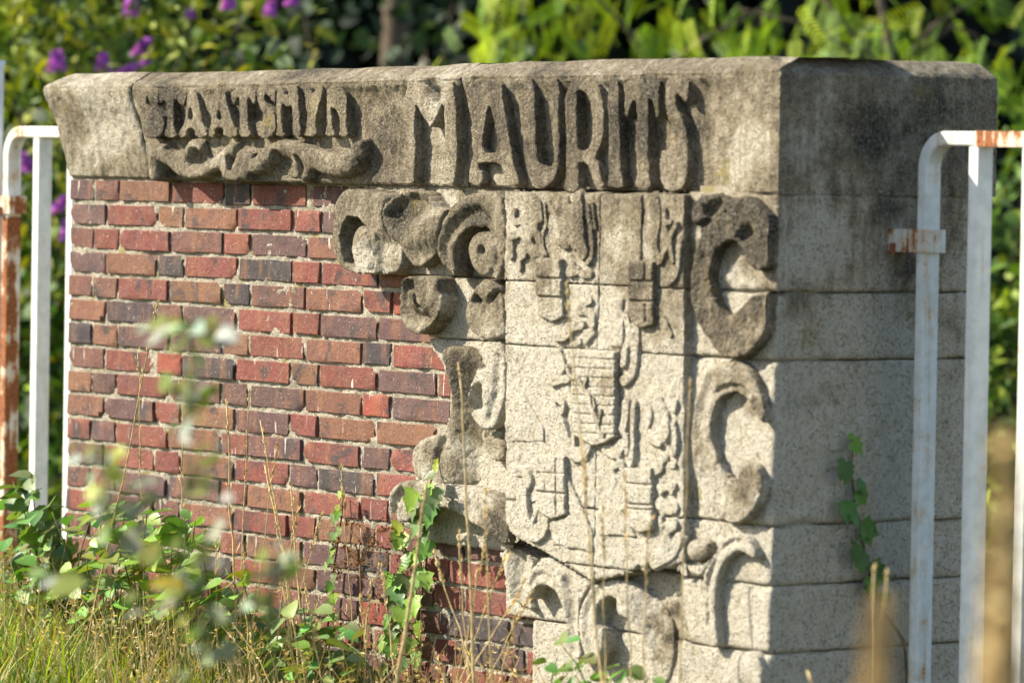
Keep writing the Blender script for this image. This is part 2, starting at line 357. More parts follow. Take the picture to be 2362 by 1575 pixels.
# mortar bed behind the bricks (rough sheet) and the solid core
def mortar():
    x0, x1, z0, z1 = XL + .004, P(1240, 1500, BRK_D)[0], -.05, 1.262; r = .004
    nu, nv = int((x1 - x0) / .006), int((z1 - z0) / .005); U, V = np.meshgrid(np.linspace(x0, x1, nu), np.linspace(z0, z1, nv))
    p = np.stack([U.ravel(), np.zeros(U.size), V.ravel()], 1); y = .0052 - BRK_D + vn(p, 120, 3) * .0026 + vn(p, 30, 5) * .0034
    p[:, 1] = y; i = np.arange(nu * nv).reshape(nv, nu); f = np.stack([i[:-1, :-1].ravel(), i[:-1, 1:].ravel(), i[1:, 1:].ravel(), i[1:, :-1].ravel()], 1)
    mesh_obj('mortar_bed', p, f, MORTAR, WALL)
    v, f = boxv(XL + .012, XC - .03, .03, YB - .03, -.05, 1.45); mesh_obj('wall_core', v, f, MORTAR, WALL, False)
    v, f = boxv(P(1585, 700, PIER_D)[0] + .02, XC - .012, -PIER_D + .014, .035, -.05, 1.27); mesh_obj('joint_filler', v, f, MORTAR, WALL, False)
    v, f = boxv(P(1175, 1000, .05)[0], P(1585, 700, PIER_D)[0] + .03, -.012, .036, -.05, 1.27); mesh_obj('joint_filler', v, f, MORTAR, WALL, False)
mortar()
# ---- bricks
def brick_mesh(L, seed, H=.0494, D=.09):
    r = random.Random(seed); nx = 10 if L > .15 else 6; nz = 4
    us = np.linspace(0, L, nx + 1); vs = np.linspace(0, H, nz + 1); e = .0016
    us = np.sort(np.concatenate([us, [e, L - e]])); vs = np.sort(np.concatenate([vs, [e, H - e]]))
    U, V = np.meshgrid(us, vs); p = np.stack([U.ravel() + seed * 3.1, np.zeros(U.size), V.ravel()], 1)
    ed = np.minimum(np.minimum(U, L - U), np.minimum(V, H - V)).ravel()
    y = np.where(ed < .0005, .0016, 0) + (vn(p, 18, seed) * .0016 + vn(p, 60, seed + 1) * .0010)
    jx = vn(p, 45, seed + 2) * .0022; jz = vn(p, 45, seed + 3) * .0018
    x = U.ravel() + np.where((U.ravel() < .0005) | (U.ravel() > L - .0005), jx, 0); z = V.ravel() + np.where((V.ravel() < .0005) | (V.ravel() > H - .0005), jz, 0)
    # chipped corner
    for k in range(r.choice((0, 0, 1, 1, 2))):
        cx, cz = r.choice((0, L)), r.choice((0, H)); dd = np.hypot(x - cx, z - cz); rr = r.uniform(.010, .022); y += np.clip(1 - dd / rr, 0, 1) * .014
    v = [(a, b, c) for a, b, c in zip(x, y, z)]
    m, n = V.shape; i = np.arange(m * n).reshape(m, n)
    f = [tuple(q) for q in np.stack([i[:-1, :-1].ravel(), i[:-1, 1:].ravel(), i[1:, 1:].ravel(), i[1:, :-1].ravel()], 1)]
    ring = list(i[0, :]) + list(i[1:, -1]) + list(i[-1, -2::-1]) + list(i[-2:0:-1, 0]); b0 = len(v)
    v += [(v[k][0], D, v[k][2]) for k in ring]
    for k in range(len(ring)):
        a, b = ring[k], ring[(k + 1) % len(ring)]; f.append((b, a, b0 + k, b0 + (k + 1) % len(ring)))
    f.append(tuple(range(b0, b0 + len(ring))))
    me = bpy.data.meshes.new('brick'); me.from_pydata([tuple(map(float, t)) for t in v], [], [tuple(map(int, q)) for q in f]); me.update()
    me.polygons.foreach_set('use_smooth', [True] * (len(me.polygons) - 1) + [False]); me.materials.append(BRICK); me.set_sharp_from_angle(angle=math.radians(28))
    return me
LS, LH, LQ, JT = .2200, .1035, .163, .0122
BM = {LS: [brick_mesh(LS, 10 + k) for k in range(9)], LH: [brick_mesh(LH, 40 + k) for k in range(7)], LQ: [brick_mesh(LQ, 60 + k) for k in range(3)]}
BCOL = {'r': (.185, .052, .037), 'R': (.25, .052, .031), 'b': (.135, .058, .043), 'o': (.175, .078, .044), 'p': (.100, .050, .047), 'd': (.048, .037, .039)}
ROWC = ['pborDrp', 'proorrpr', 'brrbrpoor', 'podrdrrorr', 'bbrodbor', 'odbprrpp', 'dopporodrdr', 'brRdrorpr', 'oprpppoRpr', 'oproproopr', 'rprorprprorr', 'prrorpdrrpro', 'brpprorrborp', 'rpborrorpbrr']
def stone_left(z):
    "where the bricks run under the stone, by height"
    k = [(1.26, 800), (1.02, 960), (1.005, 960), (.90, 1060), (.75, 1080), (.70, 1010), (.60, 960), (.56, 1180), (.40, 1200), (.38, 1240), (-.1, 1240)]
    for (z1, a), (z0, b) in zip(k, k[1:]):
        if z0 <= z <= z1: return P(a + (b - a) * (z1 - z) / (z1 - z0), 800, BRK_D)[0]
    return P(1240, 1500, BRK_D)[0]
def bricks():
    proto = None; rr = random.Random(3)
    for k in range(21):
        z = ROW_Z - PITCH * k
        seq = [LH, LH] if k % 2 == 0 else [LQ]
        pat = [LS, LS, LH] if k % 2 == 0 else None
        lst = list(seq); xx = 0
        if k % 2 == 0:
            while len(lst) < 16: lst += [LS, LS, LH]
        else:
            lst += [LS, LH]
            while len(lst) < 16: lst += [LS, LS, LH]
        x = XL; xe = stone_left(z + .02)
        cs = ROWC[k].replace('D', 'd') if k < len(ROWC) else ''
        for i, L in enumerate(lst):
            if x > xe: break
            c = cs[i] if i < len(cs) else rr.choice('rrrrbboopppdR')
            col = np.array(BCOL[c]) * rr.uniform(.88, 1.15); col[1] *= rr.uniform(.93, 1.1)
            o = bpy.data.objects.new('brick', rr.choice(BM[L])); link(o, WALL)
            o.location = Vector((x + rr.uniform(-.0018, .0018), -BRK_D + rr.uniform(-.0026, .0018), z + rr.uniform(-.0012, .0012))) - WALL.location
            o.rotation_euler = (0, rr.uniform(-.006, .006), rr.uniform(-.006, .006)); o.color = (*col, 1)
            x += L + JT
bricks()

# ---- coping stones: one swept profile, mitred round the corner
COVE_T = np.array([0, .11, .23, .37, .47, .61, .75, .89, .97, 1.0]); COVE_F = np.array([1, .93, .77, .55, .44, .33, .21, .12, .05, 0.0])
COVE_T2 = np.array([0, .05, .10, .16, .24, .36, .5, .75, 1.0]); COVE_F2 = np.array([1, .82, .54, .34, .20, .12, .07, .03, 0.0])
XA, XB2 = P(365, 425, .02)[0], P(540, 425, .04)[0]; XF0, XF1 = P(1640, 300, .06)[0], P(1775, 300, .08)[0]
def lip_z(x): return 1.483 + .024 * sstep((x + 2.4) / 2.3) + 0 * x
def bot_z(x): return 1.2565 + 0 * x
NOTCH = [(*P(900 + 500 / 5.226, 150 + 300 / 5.226, .085), .030, .030, .016), (*P(900 + 560 / 5.226, 150 + 640 / 5.226, .08), .035, .045, .006)]
def cove_d(x, z):
    x = np.asarray(x, float); z = np.asarray(z, float)
    db = .028 + .033 * sstep((x - XA) / (XB2 - XA)); t = np.clip((lip_z(x) - z) / (lip_z(x) - bot_z(x)), 0, 1)
    f = np.interp(t, COVE_T, COVE_F); f2 = np.interp(t, COVE_T2, COVE_F2); q = sstep((x - XA) / .5); f = f + (f2 - f) * q; d = db + (LIP_D - db) * f
    for nx, nz, rx, rz, a in NOTCH: d = d - a * np.exp(-((x - nx) / rx) ** 2 - ((z - nz) / rz) ** 2)
    k = sstep((x - XF0) / (XF1 - XF0)); return d + (PIER_D + .003 - d) * k
CH_Y, CH_Z = .060, .034
def flare(x, z): return .036 * np.interp((lip_z(x) - z) / .23, COVE_T, COVE_F) * np.clip(1 - (x - XL) / .16, 0, 1)
def coping(x0, x1, left_end=False, right_end=False, dirt=.55, seed=0):
    xs = np.linspace(x0 + .0018, x1 - .0018, max(4, int((x1 - x0) / .0055)))
    tz = np.concatenate([np.linspace(1, 0, 50)]); st = []          # profile samples (kind, value)
    prof = [('back', 0), ('und', 0)] + [('f', t) for t in tz] + [('c', k / 9) for k in range(1, 10)] + [('top', 0)]
    stations = []
    if left_end: stations += [('L', y) for y in np.linspace(.5, .02, 14)]
    stations += [('F', x) for x in xs]
    if right_end: stations = [('F', x) for x in xs[:-1]] + [('C', 0)] + [('E', y) for y in np.linspace(-PIER_D + .012, YB + .012, 70)] + [('K', 0)]
    V = []
    for kd, val in stations:
        x = val if kd == 'F' else (x0 if kd == 'L' else x1)
        xx = min(x, XC) if kd == 'F' else x
        lz = float(lip_z(xx)); bz = float(bot_z(xx))
        for k, t in prof:
            z = bz
            if k in ('back', 'und'): d = float(cove_d(xx, bz)) - .004 if k == 'und' else -.06; ins = 0.004; z = bz
            elif k == 'f':
                z = bz + (lz - bz) * (1 - t); d = float(cove_d(xx, z)); ins = 0
                if t > .985: d -= .004
                if t < .03: d -= .0025
            elif k == 'c': d = LIP_D - CH_Y * t; z = lz + CH_Z * t ** .85; ins = CH_Y * t
            else: d = -.25; z = lz + CH_Z + .004; ins = .3
            if k == 'c' and kd in 'CEK': d = min(d, LIP_D - CH_Y * t)
            if kd == 'F': p = (x - (flare(x, z) if left_end else 0) + (ins * np.clip(1 - (x - x0) / .07, 0, 1) if left_end and k == 'c' else 0), -d, z)
            elif kd == 'L': p = (x0 - flare(x0, z) + (ins if k in ('c', 'top') else 0), (-d + .5 * (val / .5)), z)
            elif kd == 'C': p = (XC - ins, -min(d, PIER_D + .003) if k == 'f' else -d, z)
            elif kd == 'E': p = (XC - ins, val if k != 'top' else max(val, .2), z)
            else: p = (XC - .3, YB + .012, z)
            V.append(p)
    V = np.array(V); ns, nprof = len(stations), len(prof)
    n1 = vn(V, 16, seed) * .0026 + vn(V, 55, seed + 1) * .0022 + vn(V, 140, seed + 2) * .0016; lipn = vn(V, 9, seed + 9) * .004
    for j, (kd, val) in enumerate(stations):
        a = slice(j * nprof + 2, (j + 1) * nprof - 1)
        if kd in 'FLC': V[a, 1] -= n1[a]
        if kd in 'EC': V[a, 0] += n1[a]
        V[a, 2] += lipn[a] * np.clip((V[a, 2] - 1.44) / .06, 0, 1)
        # rounded arris at the vertical joints
        if kd == 'F':
            e = min(val - x0, (x1 - val) if not right_end else 9) if not left_end else x1 - val
            if e < .012: V[a, 1] += (1 - e / .012) ** 2 * .007
    i = np.arange(ns * nprof).reshape(ns, nprof)
    f = np.stack([i[:-1, :-1].ravel(), i[1:, :-1].ravel(), i[1:, 1:].ravel(), i[:-1, 1:].ravel()], 1)
    o = mesh_obj('coping_stone', V, f, STONE, WALL); o.data.set_sharp_from_angle(angle=math.radians(33)); o.color = (dirt, 0, 0, 1); return o
CJ = [XL + .004, P(322, 300, .06)[0], P(1073, 250, .07)[0], XC]
COP = [coping(CJ[0], CJ[1], left_end=True, dirt=.06, seed=11), coping(CJ[1], CJ[2], dirt=.26, seed=22), coping(CJ[2], CJ[3], right_end=True, dirt=.16, seed=33)]

# ---- raised letters
LD = .0905
def letter(poly, off, sc, parent, holes=(), seed=1, dirt=.34):
    polys = [PX(poly, off, sc, LD)] + [PX(h, off, sc, LD) for h in holes]
    polys = [smooth_poly(p, 1) for p in polys]
    relief('letter', polys, parent, lambda u, v: np.minimum(LD, LIP_D + .001) - .004 * sstep((lip_z(u) - .02 - v) / .2), lambda u, v: cove_d(u, v) - .006, w=.0042, res=.0025, dirt=dirt, ero=.0013, seed=seed)
o1, s1 = (900, 150), 5.226; o2 = (1260, 150); T3, T4 = COP[1], COP[2]
letter([(175, 215), (350, 215), (400, 250), (470, 360), (545, 475), (575, 450), (610, 360), (635, 290), (645, 205), (790, 200), (790, 1430), (630, 1435), (645, 1330), (645, 700), (640, 440), (590, 560), (480, 760), (450, 740), (380, 600), (285, 440), (285, 1420), (180, 1425), (178, 800)], o1, s1, T3, seed=2, dirt=.24)
letter([(928, 190), (1340, 178), (1355, 400), (1385, 620), (1420, 850), (1450, 1050), (1480, 1230), (1520, 1350), (1545, 1455), (1372, 1455), (1340, 1290), (1310, 1180), (1050, 1180), (1045, 1250), (1090, 1300), (1095, 1445), (935, 1445), (925, 1330), (955, 1200), (995, 1050), (1002, 900), (978, 600), (945, 400)], o1, s1, T4,
       [[(1195, 470), (1240, 680), (1300, 1060), (1075, 1060), (1130, 750), (1160, 560)]], seed=3)
letter([(1600, 175), (1745, 170), (1745, 1100), (1775, 1195), (1840, 1243), (1900, 1235), (1950, 1180), (1962, 1080), (1962, 165), (2040, 165), (2022, 500), (2021, 1150), (2000, 1280), (1950, 1400), (1890, 1468), (1715, 1468), (1655, 1380), (1605, 1200), (1585, 1000), (1585, 600)], o1, s1, T4, seed=4)
letter([(218, 165), (560, 168), (640, 260), (678, 420), (690, 620), (683, 820), (645, 970), (570, 1130), (610, 1170), (630, 1290), (648, 1400), (690, 1475), (580, 1480), (545, 1420), (520, 1320), (490, 1220), (430, 1175), (362, 1165), (365, 1380), (375, 1530), (180, 1530), (205, 1400), (218, 1200)], o2, s1, T4,
       [[(375, 310), (430, 310), (490, 360), (530, 500), (555, 720), (540, 880), (510, 990), (450, 1030), (390, 1035), (360, 1010), (360, 330)]], seed=5)
letter([(735, 150), (875, 145), (872, 700), (870, 1250), (905, 1400), (910, 1478), (700, 1478), (730, 1380), (735, 1200)], o2, s1, T4, seed=6, dirt=.42)
letter([(932, 140), (1365, 135), (1352, 400), (1358, 640), (1315, 650), (1300, 550), (1280, 450), (1245, 410), (1218, 450), (1215, 1300), (1240, 1400), (1250, 1490), (1045, 1490), (1060, 1390), (1085, 1250), (1085, 435), (1035, 435), (1000, 520), (982, 640), (945, 640), (935, 560)], o2, s1, T4, seed=7)
letter([(1430, 130), (1715, 125), (1705, 450), (1650, 455), (1610, 380), (1575, 350), (1550, 380), (1545, 450), (1570, 540), (1630, 640), (1670, 760), (1690, 900), (1695, 1100), (1685, 1300), (1650, 1430), (1610, 1515), (1355, 1500), (1350, 1030), (1450, 1030), (1535, 1020), (1540, 900), (1510, 780), (1460, 640), (1425, 480)], o2, s1, T4, seed=8, dirt=.16)
oa, ob, s2 = (310, 190), (570, 180), 6.532
letter([(70, 200), (170, 100), (360, 100), (365, 330), (310, 350), (260, 280), (230, 210), (185, 215), (165, 300), (200, 350), (310, 400), (400, 480), (440, 580), (440, 700), (400, 800), (330, 838), (150, 838), (100, 760), (110, 640), (150, 560), (205, 520), (180, 430), (90, 380), (65, 300)], oa, s2, T3, seed=9, dirt=.5)
letter([(365, 95), (775, 95), (765, 340), (700, 350), (660, 330), (640, 270), (590, 270), (585, 560), (590, 700), (640, 832), (450, 832), (440, 770), (480, 640), (475, 290), (440, 270), (400, 330), (372, 300)], oa, s2, T3, seed=10)
letter([(788, 95), (920, 95), (960, 300), (1000, 480), (1020, 640), (1070, 720), (1085, 830), (900, 830), (890, 700), (782, 700), (770, 832), (655, 832), (665, 740), (740, 620), (775, 480)], oa, s2, T3, [[(830, 385), (792, 570), (880, 570), (852, 400)]], seed=11)
letter([(1205, 92), (1340, 92), (1390, 330), (1440, 480), (1480, 640), (1535, 720), (1545, 830), (1330, 830), (1330, 690), (1200, 690), (1190, 832), (1095, 832), (1105, 740), (1135, 640), (1170, 450), (1190, 280)], oa, s2, T3, [[(1260, 400), (1222, 570), (1310, 570), (1290, 450)]], seed=12)
letter([(1440, 90), (1820, 85), (1820, 330), (1775, 340), (1745, 250), (1700, 235), (1692, 640), (1760, 832), (1555, 832), (1578, 660), (1578, 240), (1535, 235), (1505, 340), (1470, 345)], oa, s2, T3, seed=13)
letter([(130, 150), (420, 130), (425, 380), (380, 360), (340, 300), (300, 260), (260, 260), (250, 330), (300, 410), (380, 500), (420, 600), (422, 760), (390, 850), (330, 900), (160, 900), (125, 800), (120, 650), (240, 650), (240, 560), (180, 440), (140, 330)], ob, s2, T3, seed=14)
letter([(438, 128), (520, 126), (590, 300), (660, 125), (780, 120), (785, 800), (805, 885), (672, 887), (680, 780), (668, 400), (600, 460), (515, 360), (515, 780), (570, 887), (418, 890), (440, 760)], ob, s2, T3, seed=15)
letter([(850, 118), (930, 116), (985, 262), (1060, 114), (1150, 112), (1105, 350), (1050, 520), (1020, 700), (1045, 885), (828, 885), (880, 780), (895, 560), (870, 400)], ob, s2, T3, seed=16)
letter([(1190, 112), (1490, 108), (1485, 760), (1520, 883), (1365, 883), (1390, 770), (1385, 620), (1340, 500), (1255, 430), (1265, 600), (1285, 780), (1320, 883), (1152, 883), (1180, 780), (1195, 500)], ob, s2, T3, seed=17)
# ---- wave scroll under the small letters
oc, s3 = (100, 120), 2.94; WD = .085
def wpath(pts): return PP(pts, oc, s3, WD)
wave = [(715, 640), (800, 605), (900, 640), (925, 690), (950, 640), (1000, 585), (1060, 600), (1080, 690), (1110, 740), (1180, 680), (1270, 605), (1340, 600), (1400, 660), (1410, 740), (1480, 690), (1560, 610), (1650, 590), (1760, 620), (1880, 670), (1990, 695), (2060, 690), (2120, 610), (2180, 585), (2195, 680), (2170, 770), (2090, 840), (1990, 855), (1900, 835), (1830, 790), (1810, 860), (1740, 885), (1690, 830), (1640, 870), (1320, 885), (1220, 870), (1190, 800), (1100, 850), (1000, 875), (900, 845), (820, 770), (775, 800), (790, 875), (720, 880), (690, 780)]
relief('wave_scroll', [PX(wave, oc, s3, WD, 2)], T3, .066, lambda u, v: cove_d(u, v) - .006, [
    ('add', wpath([(745, 850), (735, 740), (770, 670), (850, 720), (930, 800), (1020, 840), (1110, 800), (1200, 740), (1270, 650)]), .026, .09),
    ('add', wpath([(960, 760), (965, 680), (1000, 615), (1050, 650)]), .018, .088),
    ('cut', wpath([(1030, 700), (1040, 740)]), .022, .045), ('cut', wpath([(830, 640), (900, 700)]), .02, .055),
    ('add', wpath([(1260, 680), (1225, 780), (1230, 860)]), .022, .088), ('add', wpath([(1340, 745)]), .034, .092),
    ('cut', wpath([(1265, 730), (1262, 800), (1290, 840)]), .012, .05),
    ('add', wpath([(1300, 850), (1420, 780), (1520, 680), (1620, 615), (1720, 640), (1820, 710), (1920, 770), (2010, 780), (2090, 740), (2150, 650), (2165, 600)]), .036, .096),
    ('cut', wpath([(1590, 720), (1610, 770), (1590, 800)]), .024, .05), ('add', wpath([(1680, 700), (1715, 790), (1710, 870)]), .012, .085),
    ('cut', wpath([(1725, 735), (1740, 790)]), .016, .052), ('add', wpath([(1770, 810), (1760, 860)]), .020, .085), ('cut', wpath([(1420, 850), (1620, 850)]), .014, .062)],
    w=.012, dirt=.2, ero=.0026, seed=30)

# ---- stone courses left of the shield
o3, s3b = (740, 420), 3.92; o5, s5 = (880, 760), 3.0167; o8, s8 = (1100, 1200), 3.0947; o4, s4 = (1140, 420), 3.92; o6, s6 = (1140, 780), 2.904; o7, s7 = (1560, 420), 1.8667
XS0, XS1 = P(1165, 800, .05)[0], P(1577, 800, SHIELD_D)[0]
BD = .05
def block(name, poly, d, low=-.03, dirt=.3, seed=1, w=.006, res=.005, ero=.002):
    return relief(name, [poly], WALL, d, low, w=w, res=res, dirt=dirt, ero=ero, seed=seed)
g = .0016
b1 = block('carved_block', [(P(905, 600, BD)[0], J[1] + .003), (P(870, 560, BD)[0], J[1] + .05), (P(850, 480, BD)[0], J[0] - .04), (P(830, 440, BD)[0], J[0] - .004), (XS0 + .03, J[0] - .004), (XS0 + .03, J[1] + g)], BD, dirt=.05, seed=41)
b2 = block('carved_block', [(P(985, 770, BD)[0], J[2] + g), (P(960, 700, BD)[0], J[2] + .08), (P(960, 650, BD)[0], J[1] - g), (XS0 + .03, J[1] - g), (XS0 + .03, J[2] + g)], BD, dirt=-.12, seed=42)
b3p = PX([(330, 110), (400, 200), (455, 300), (475, 430), (470, 600), (440, 720), (400, 730), (290, 760), (225, 830), (220, 950), (240, 1040)], o5, s5, BD)
b3 = block('carved_block', [(XS0 + .03, J[2] - g), (P(992, 775, BD)[0], J[2] - g)] + b3p + [(P(955, 1105, BD)[0], J[3] + g), (XS0 + .03, J[3] + g)], BD, dirt=.0, seed=43)
b4 = block('carved_block', [(XS0 + .03, J[3] - g), (P(905, 1120, BD)[0], J[3] - g)] + PX([(70, 1180), (110, 1340), (180, 1400)], o5, s5, BD) + [(P(960, 1235, BD)[0], J[4] + g), (XS0 + .03, J[4] + g)], .042, dirt=.25, seed=44)
b5 = block('carved_block', [(XS1 + .02, J[4] - g), (P(1150, 1262, BD)[0], J[4] - g), (P(1160, 1300, BD)[0], J[4] - .03), (P(1168, 1350, BD)[0], J[4] - .09), (P(1168, 1392, BD)[0], J[5] + g), (XS1 + .02, J[5] + g)], BD, dirt=.05, seed=45)
b6 = block('carved_block', [(XS1 + .02, J[5] - g), (P(1229, 1410, BD)[0], J[5] - g), (P(1229, 1410, BD)[0], J[6] + g), (XS1 + .02, J[6] + g)], BD, dirt=-.05, seed=46)
b7 = block('carved_block', [(XS1 + .02, J[6] - g), (P(1229, 1410, BD)[0], J[6] - g), (P(1229, 1410, BD)[0], -.03), (XS1 + .02, -.03)], BD, dirt=-.05, seed=47)
SD = .098
def scroll(poly, off, sc, parent, top=SD, ops=(), dirt=.45, seed=1, dome=(.002, .03), w=.009, sm=2, name='scroll', low=.012, ero=.0022):
    ops = [(o[0], o[1], o[2], top - (top - o[3]) * .62) if o[0] == 'cut' and o[3] < top and len(o) == 4 and o[3] > .066 else o for o in ops]
    return relief(name, [PX(poly, off, sc, top, sm)], parent, top, low, ops, w=w, res=.0030, dirt=dirt, ero=ero, dome=dome, seed=seed)
def q3(p, d=SD): return PP(p, o3, s3b, d)
scroll([(205, 60), (330, 75), (450, 80), (560, 100), (605, 160), (560, 230), (545, 300), (570, 440), (640, 520), (705, 560), (700, 700), (660, 832), (340, 832), (235, 812), (145, 725), (105, 620), (98, 450), (102, 240), (145, 150)], o3, s3b, b1, .100, [
    ('cutp', PX([(515, 500), (730, 545), (730, 860), (520, 860), (505, 650)], o3, s3b, SD), .030, .088),
    ('cutp', PX([(205, 600), (185, 500), (205, 390), (255, 330), (335, 322), (405, 405), (460, 560), (482, 740), (470, 815), (300, 800), (225, 710)], o3, s3b, SD), .009, .066),
    ('add', q3([(330, 560), (335, 640), (370, 750)]), .046, .099), ('cut', q3([(225, 560), (222, 440), (262, 368)]), .018, .056)], dirt=.2, seed=51)
scroll([(700, 95), (820, 70), (910, 105), (960, 190), (1010, 250), (1090, 240), (1140, 250), (1090, 330), (1065, 430), (1055, 480), (1035, 600), (940, 705), (850, 772), (780, 768), (712, 665), (698, 600), (690, 548), (640, 525), (570, 430), (536, 300), (556, 200), (620, 130)], o3, s3b, b1, .106, [
    ('cutp', PX([(590, 310), (605, 190), (700, 105), (820, 82), (920, 130), (980, 240), (900, 300), (770, 350), (700, 420), (640, 410)], o3, s3b, .104), .045, .074),
    ('cutp', PX([(640, 640), (1090, 520), (1060, 680), (850, 830), (720, 830)], o3, s3b, .104), .06, .088)], dirt=.42, seed=52, dome=(.004, .03))
scroll([(1060, 430), (1150, 245), (1280, 128), (1420, 86), (1668, 86), (1668, 878), (1480, 875), (1420, 815), (1365, 710), (1346, 590), (1372, 515), (1440, 455), (1512, 440), (1450, 405), (1330, 418), (1258, 480), (1208, 570), (1193, 690), (1225, 858), (1130, 838), (1062, 720), (1036, 600)], o3, s3b, b1, .100, [
    ('cut', q3([(1150, 820), (1105, 680), (1125, 520), (1210, 380), (1340, 290), (1440, 280), (1500, 340)]), .026, .078),
    ('add', q3([(1470, 640)]), .055, .112), ('cut', q3([(1450, 622)], .11), .016, .085), ('cut', q3([(1500, 445), (1570, 500)]), .02, .085)], dirt=.34, seed=53)
scroll([(735, 848), (1040, 852), (1068, 900), (1062, 980), (1105, 1030), (1092, 1100), (1060, 1200), (1000, 1300), (920, 1362), (860, 1374), (768, 1335), (716, 1230), (690, 1080), (702, 930)], o3, s3b, b2, .098, [
    ('cut', q3([(745, 960), (738, 1080), (790, 1195), (880, 1235), (980, 1185), (1040, 1080)]), .026, .070),
    ('cut', q3([(850, 985), (868, 1110), (910, 1138)]), .010, .060), ('cut', q3([(770, 925), (820, 940)]), .018, .062), ('add', q3([(950, 960), (970, 1020)]), .05, .106)], dirt=.46, seed=54)
scroll([(1440, 905), (1520, 880), (1592, 940), (1615, 1010), (1670, 1040), (1684, 1180), (1678, 1425), (1500, 1422), (1400, 1382), (1335, 1290), (1305, 1180), (1325, 1060), (1378, 970)], o3, s3b, b2, .098, [
    ('cut', q3([(1435, 1100), (1500, 1150), (1535, 1120)]), .034, .05), ('add', q3([(1510, 985)]), .045, .106), ('cut', q3([(1590, 1010), (1548, 1060)]), .012, .07), ('add', q3([(1420, 1270), (1550, 1320), (1640, 1200)]), .05, .106)], dirt=.44, seed=55)
def q5(p, d=.085): return PP(p, o5, s5, d)
scroll([(395, 140), (520, 105), (640, 160), (690, 330), (680, 520), (700, 640), (740, 740), (740, 860), (680, 960), (640, 1075), (360, 1075), (238, 1042), (218, 950), (222, 830), (288, 752), (400, 726), (448, 700), (468, 600), (473, 430), (453, 300)], o5, s5, b3, .085, [
    ('slope', P(880 + 490 / s5, 950, .07)[0], P(880 + 660 / s5, 950, .07)[0], -.037), ('cut', q5([(430, 770), (395, 850), (350, 1000)]), .020, .070), ('add', q5([(290, 900)]), .05, .090)], dirt=.5, seed=56, low=.01)
scroll([(740, 66), (860, 88), (872, 400), (828, 600), (785, 684), (710, 708), (648, 642), (598, 540), (589, 460), (618, 380), (650, 315), (657, 200), (698, 105)], o5, s5, b3, .098, [
    ('cutp', PX([(662, 185), (705, 185), (738, 262), (690, 272)], o5, s5, .09), .014, .07), ('cutp', PX([(640, 420), (700, 385), (735, 430), (722, 500), (690, 560), (630, 560)], o5, s5, .09), .02, .068),
    ('add', q5([(745, 420), (740, 480)], .09), .016, .104), ('cut', q5([(830, 200), (820, 450), (770, 620)], .09), .02, .088)], dirt=.10, seed=57)
scroll([(705, 765), (760, 720), (868, 640), (868, 905), (790, 922), (728, 862)], o5, s5, b3, .074, dirt=.6, seed=58, w=.008)
scroll([(128, 1048), (250, 1042), (370, 1072), (560, 1092), (640, 1112), (770, 1165), (868, 1290), (890, 1400), (870, 1500), (820, 1492), (720, 1402), (600, 1330), (480, 1252), (320, 1212), (240, 1262), (190, 1335), (108, 1345), (56, 1292), (36, 1200), (56, 1118)], o5, s5, b4, .100, [
    ('cut', q5([(150, 1140), (95, 1200), (90, 1290)], .095), .024, .078), ('cut', q5([(620, 1240), (760, 1330), (840, 1440)], .095), .03, .088)], dirt=.48, seed=59, low=.01)
def q8(p, d=.095): return PP(p, o8, s8, d)
scroll([(168, 195), (330, 200), (420, 330), (350, 470), (370, 600), (400, 640), (230, 600), (205, 450), (180, 300)], o8, s8, b5, .072, [('cut', q8([(300, 330), (290, 560)], .072), .05, .055)], dirt=.12, seed=60)
o9, s9 = (1140, 1220), 4.417
def q9(p, d=.09): return PP(p, o9, s9, d)
scroll([(318, 590), (330, 515), (390, 388), (480, 298), (545, 282), (622, 328), (722, 398), (832, 458), (985, 540), (930, 640), (880, 730), (852, 860), (842, 1000), (852, 1180), (885, 1335), (780, 1315), (720, 1200), (690, 1130), (722, 1000), (702, 870), (680, 780), (640, 660), (570, 598), (500, 566), (430, 578), (372, 640), (350, 725), (322, 680)], o9, s9, b5, .092, [
    ('cut', q9([(375, 570), (425, 480), (510, 465), (580, 520)]), .014, .083), ('cut', q9([(760, 560), (790, 760), (780, 1000), (800, 1220)]), .030, .074)], dirt=-.06, seed=61)
scroll([(1005, 568), (1100, 528), (1240, 502), (1380, 545), (1520, 680), (1640, 820), (1700, 960), (1720, 1150), (1700, 1400), (1600, 1640), (1500, 1640), (1480, 1300), (1440, 1100), (1380, 960), (1320, 902), (1250, 880), (1238, 800), (1240, 700), (1150, 688), (1080, 740), (1040, 840), (1030, 962), (1110, 1010), (1112, 1200), (1065, 1320), (1000, 1395), (938, 1362), (888, 1200), (848, 1050), (848, 900), (888, 768), (948, 640)], o9, s9, b6, .090, [
    ('slope', P(1140 + 1360 / s9, 1450, .07)[0], P(1140 + 1680 / s9, 1450, .07)[0], -.034),
    ('cut', q9([(1060, 620), (960, 780), (930, 940), (950, 1120), (1000, 1280)]), .018, .081)], dirt=-.02, seed=62)

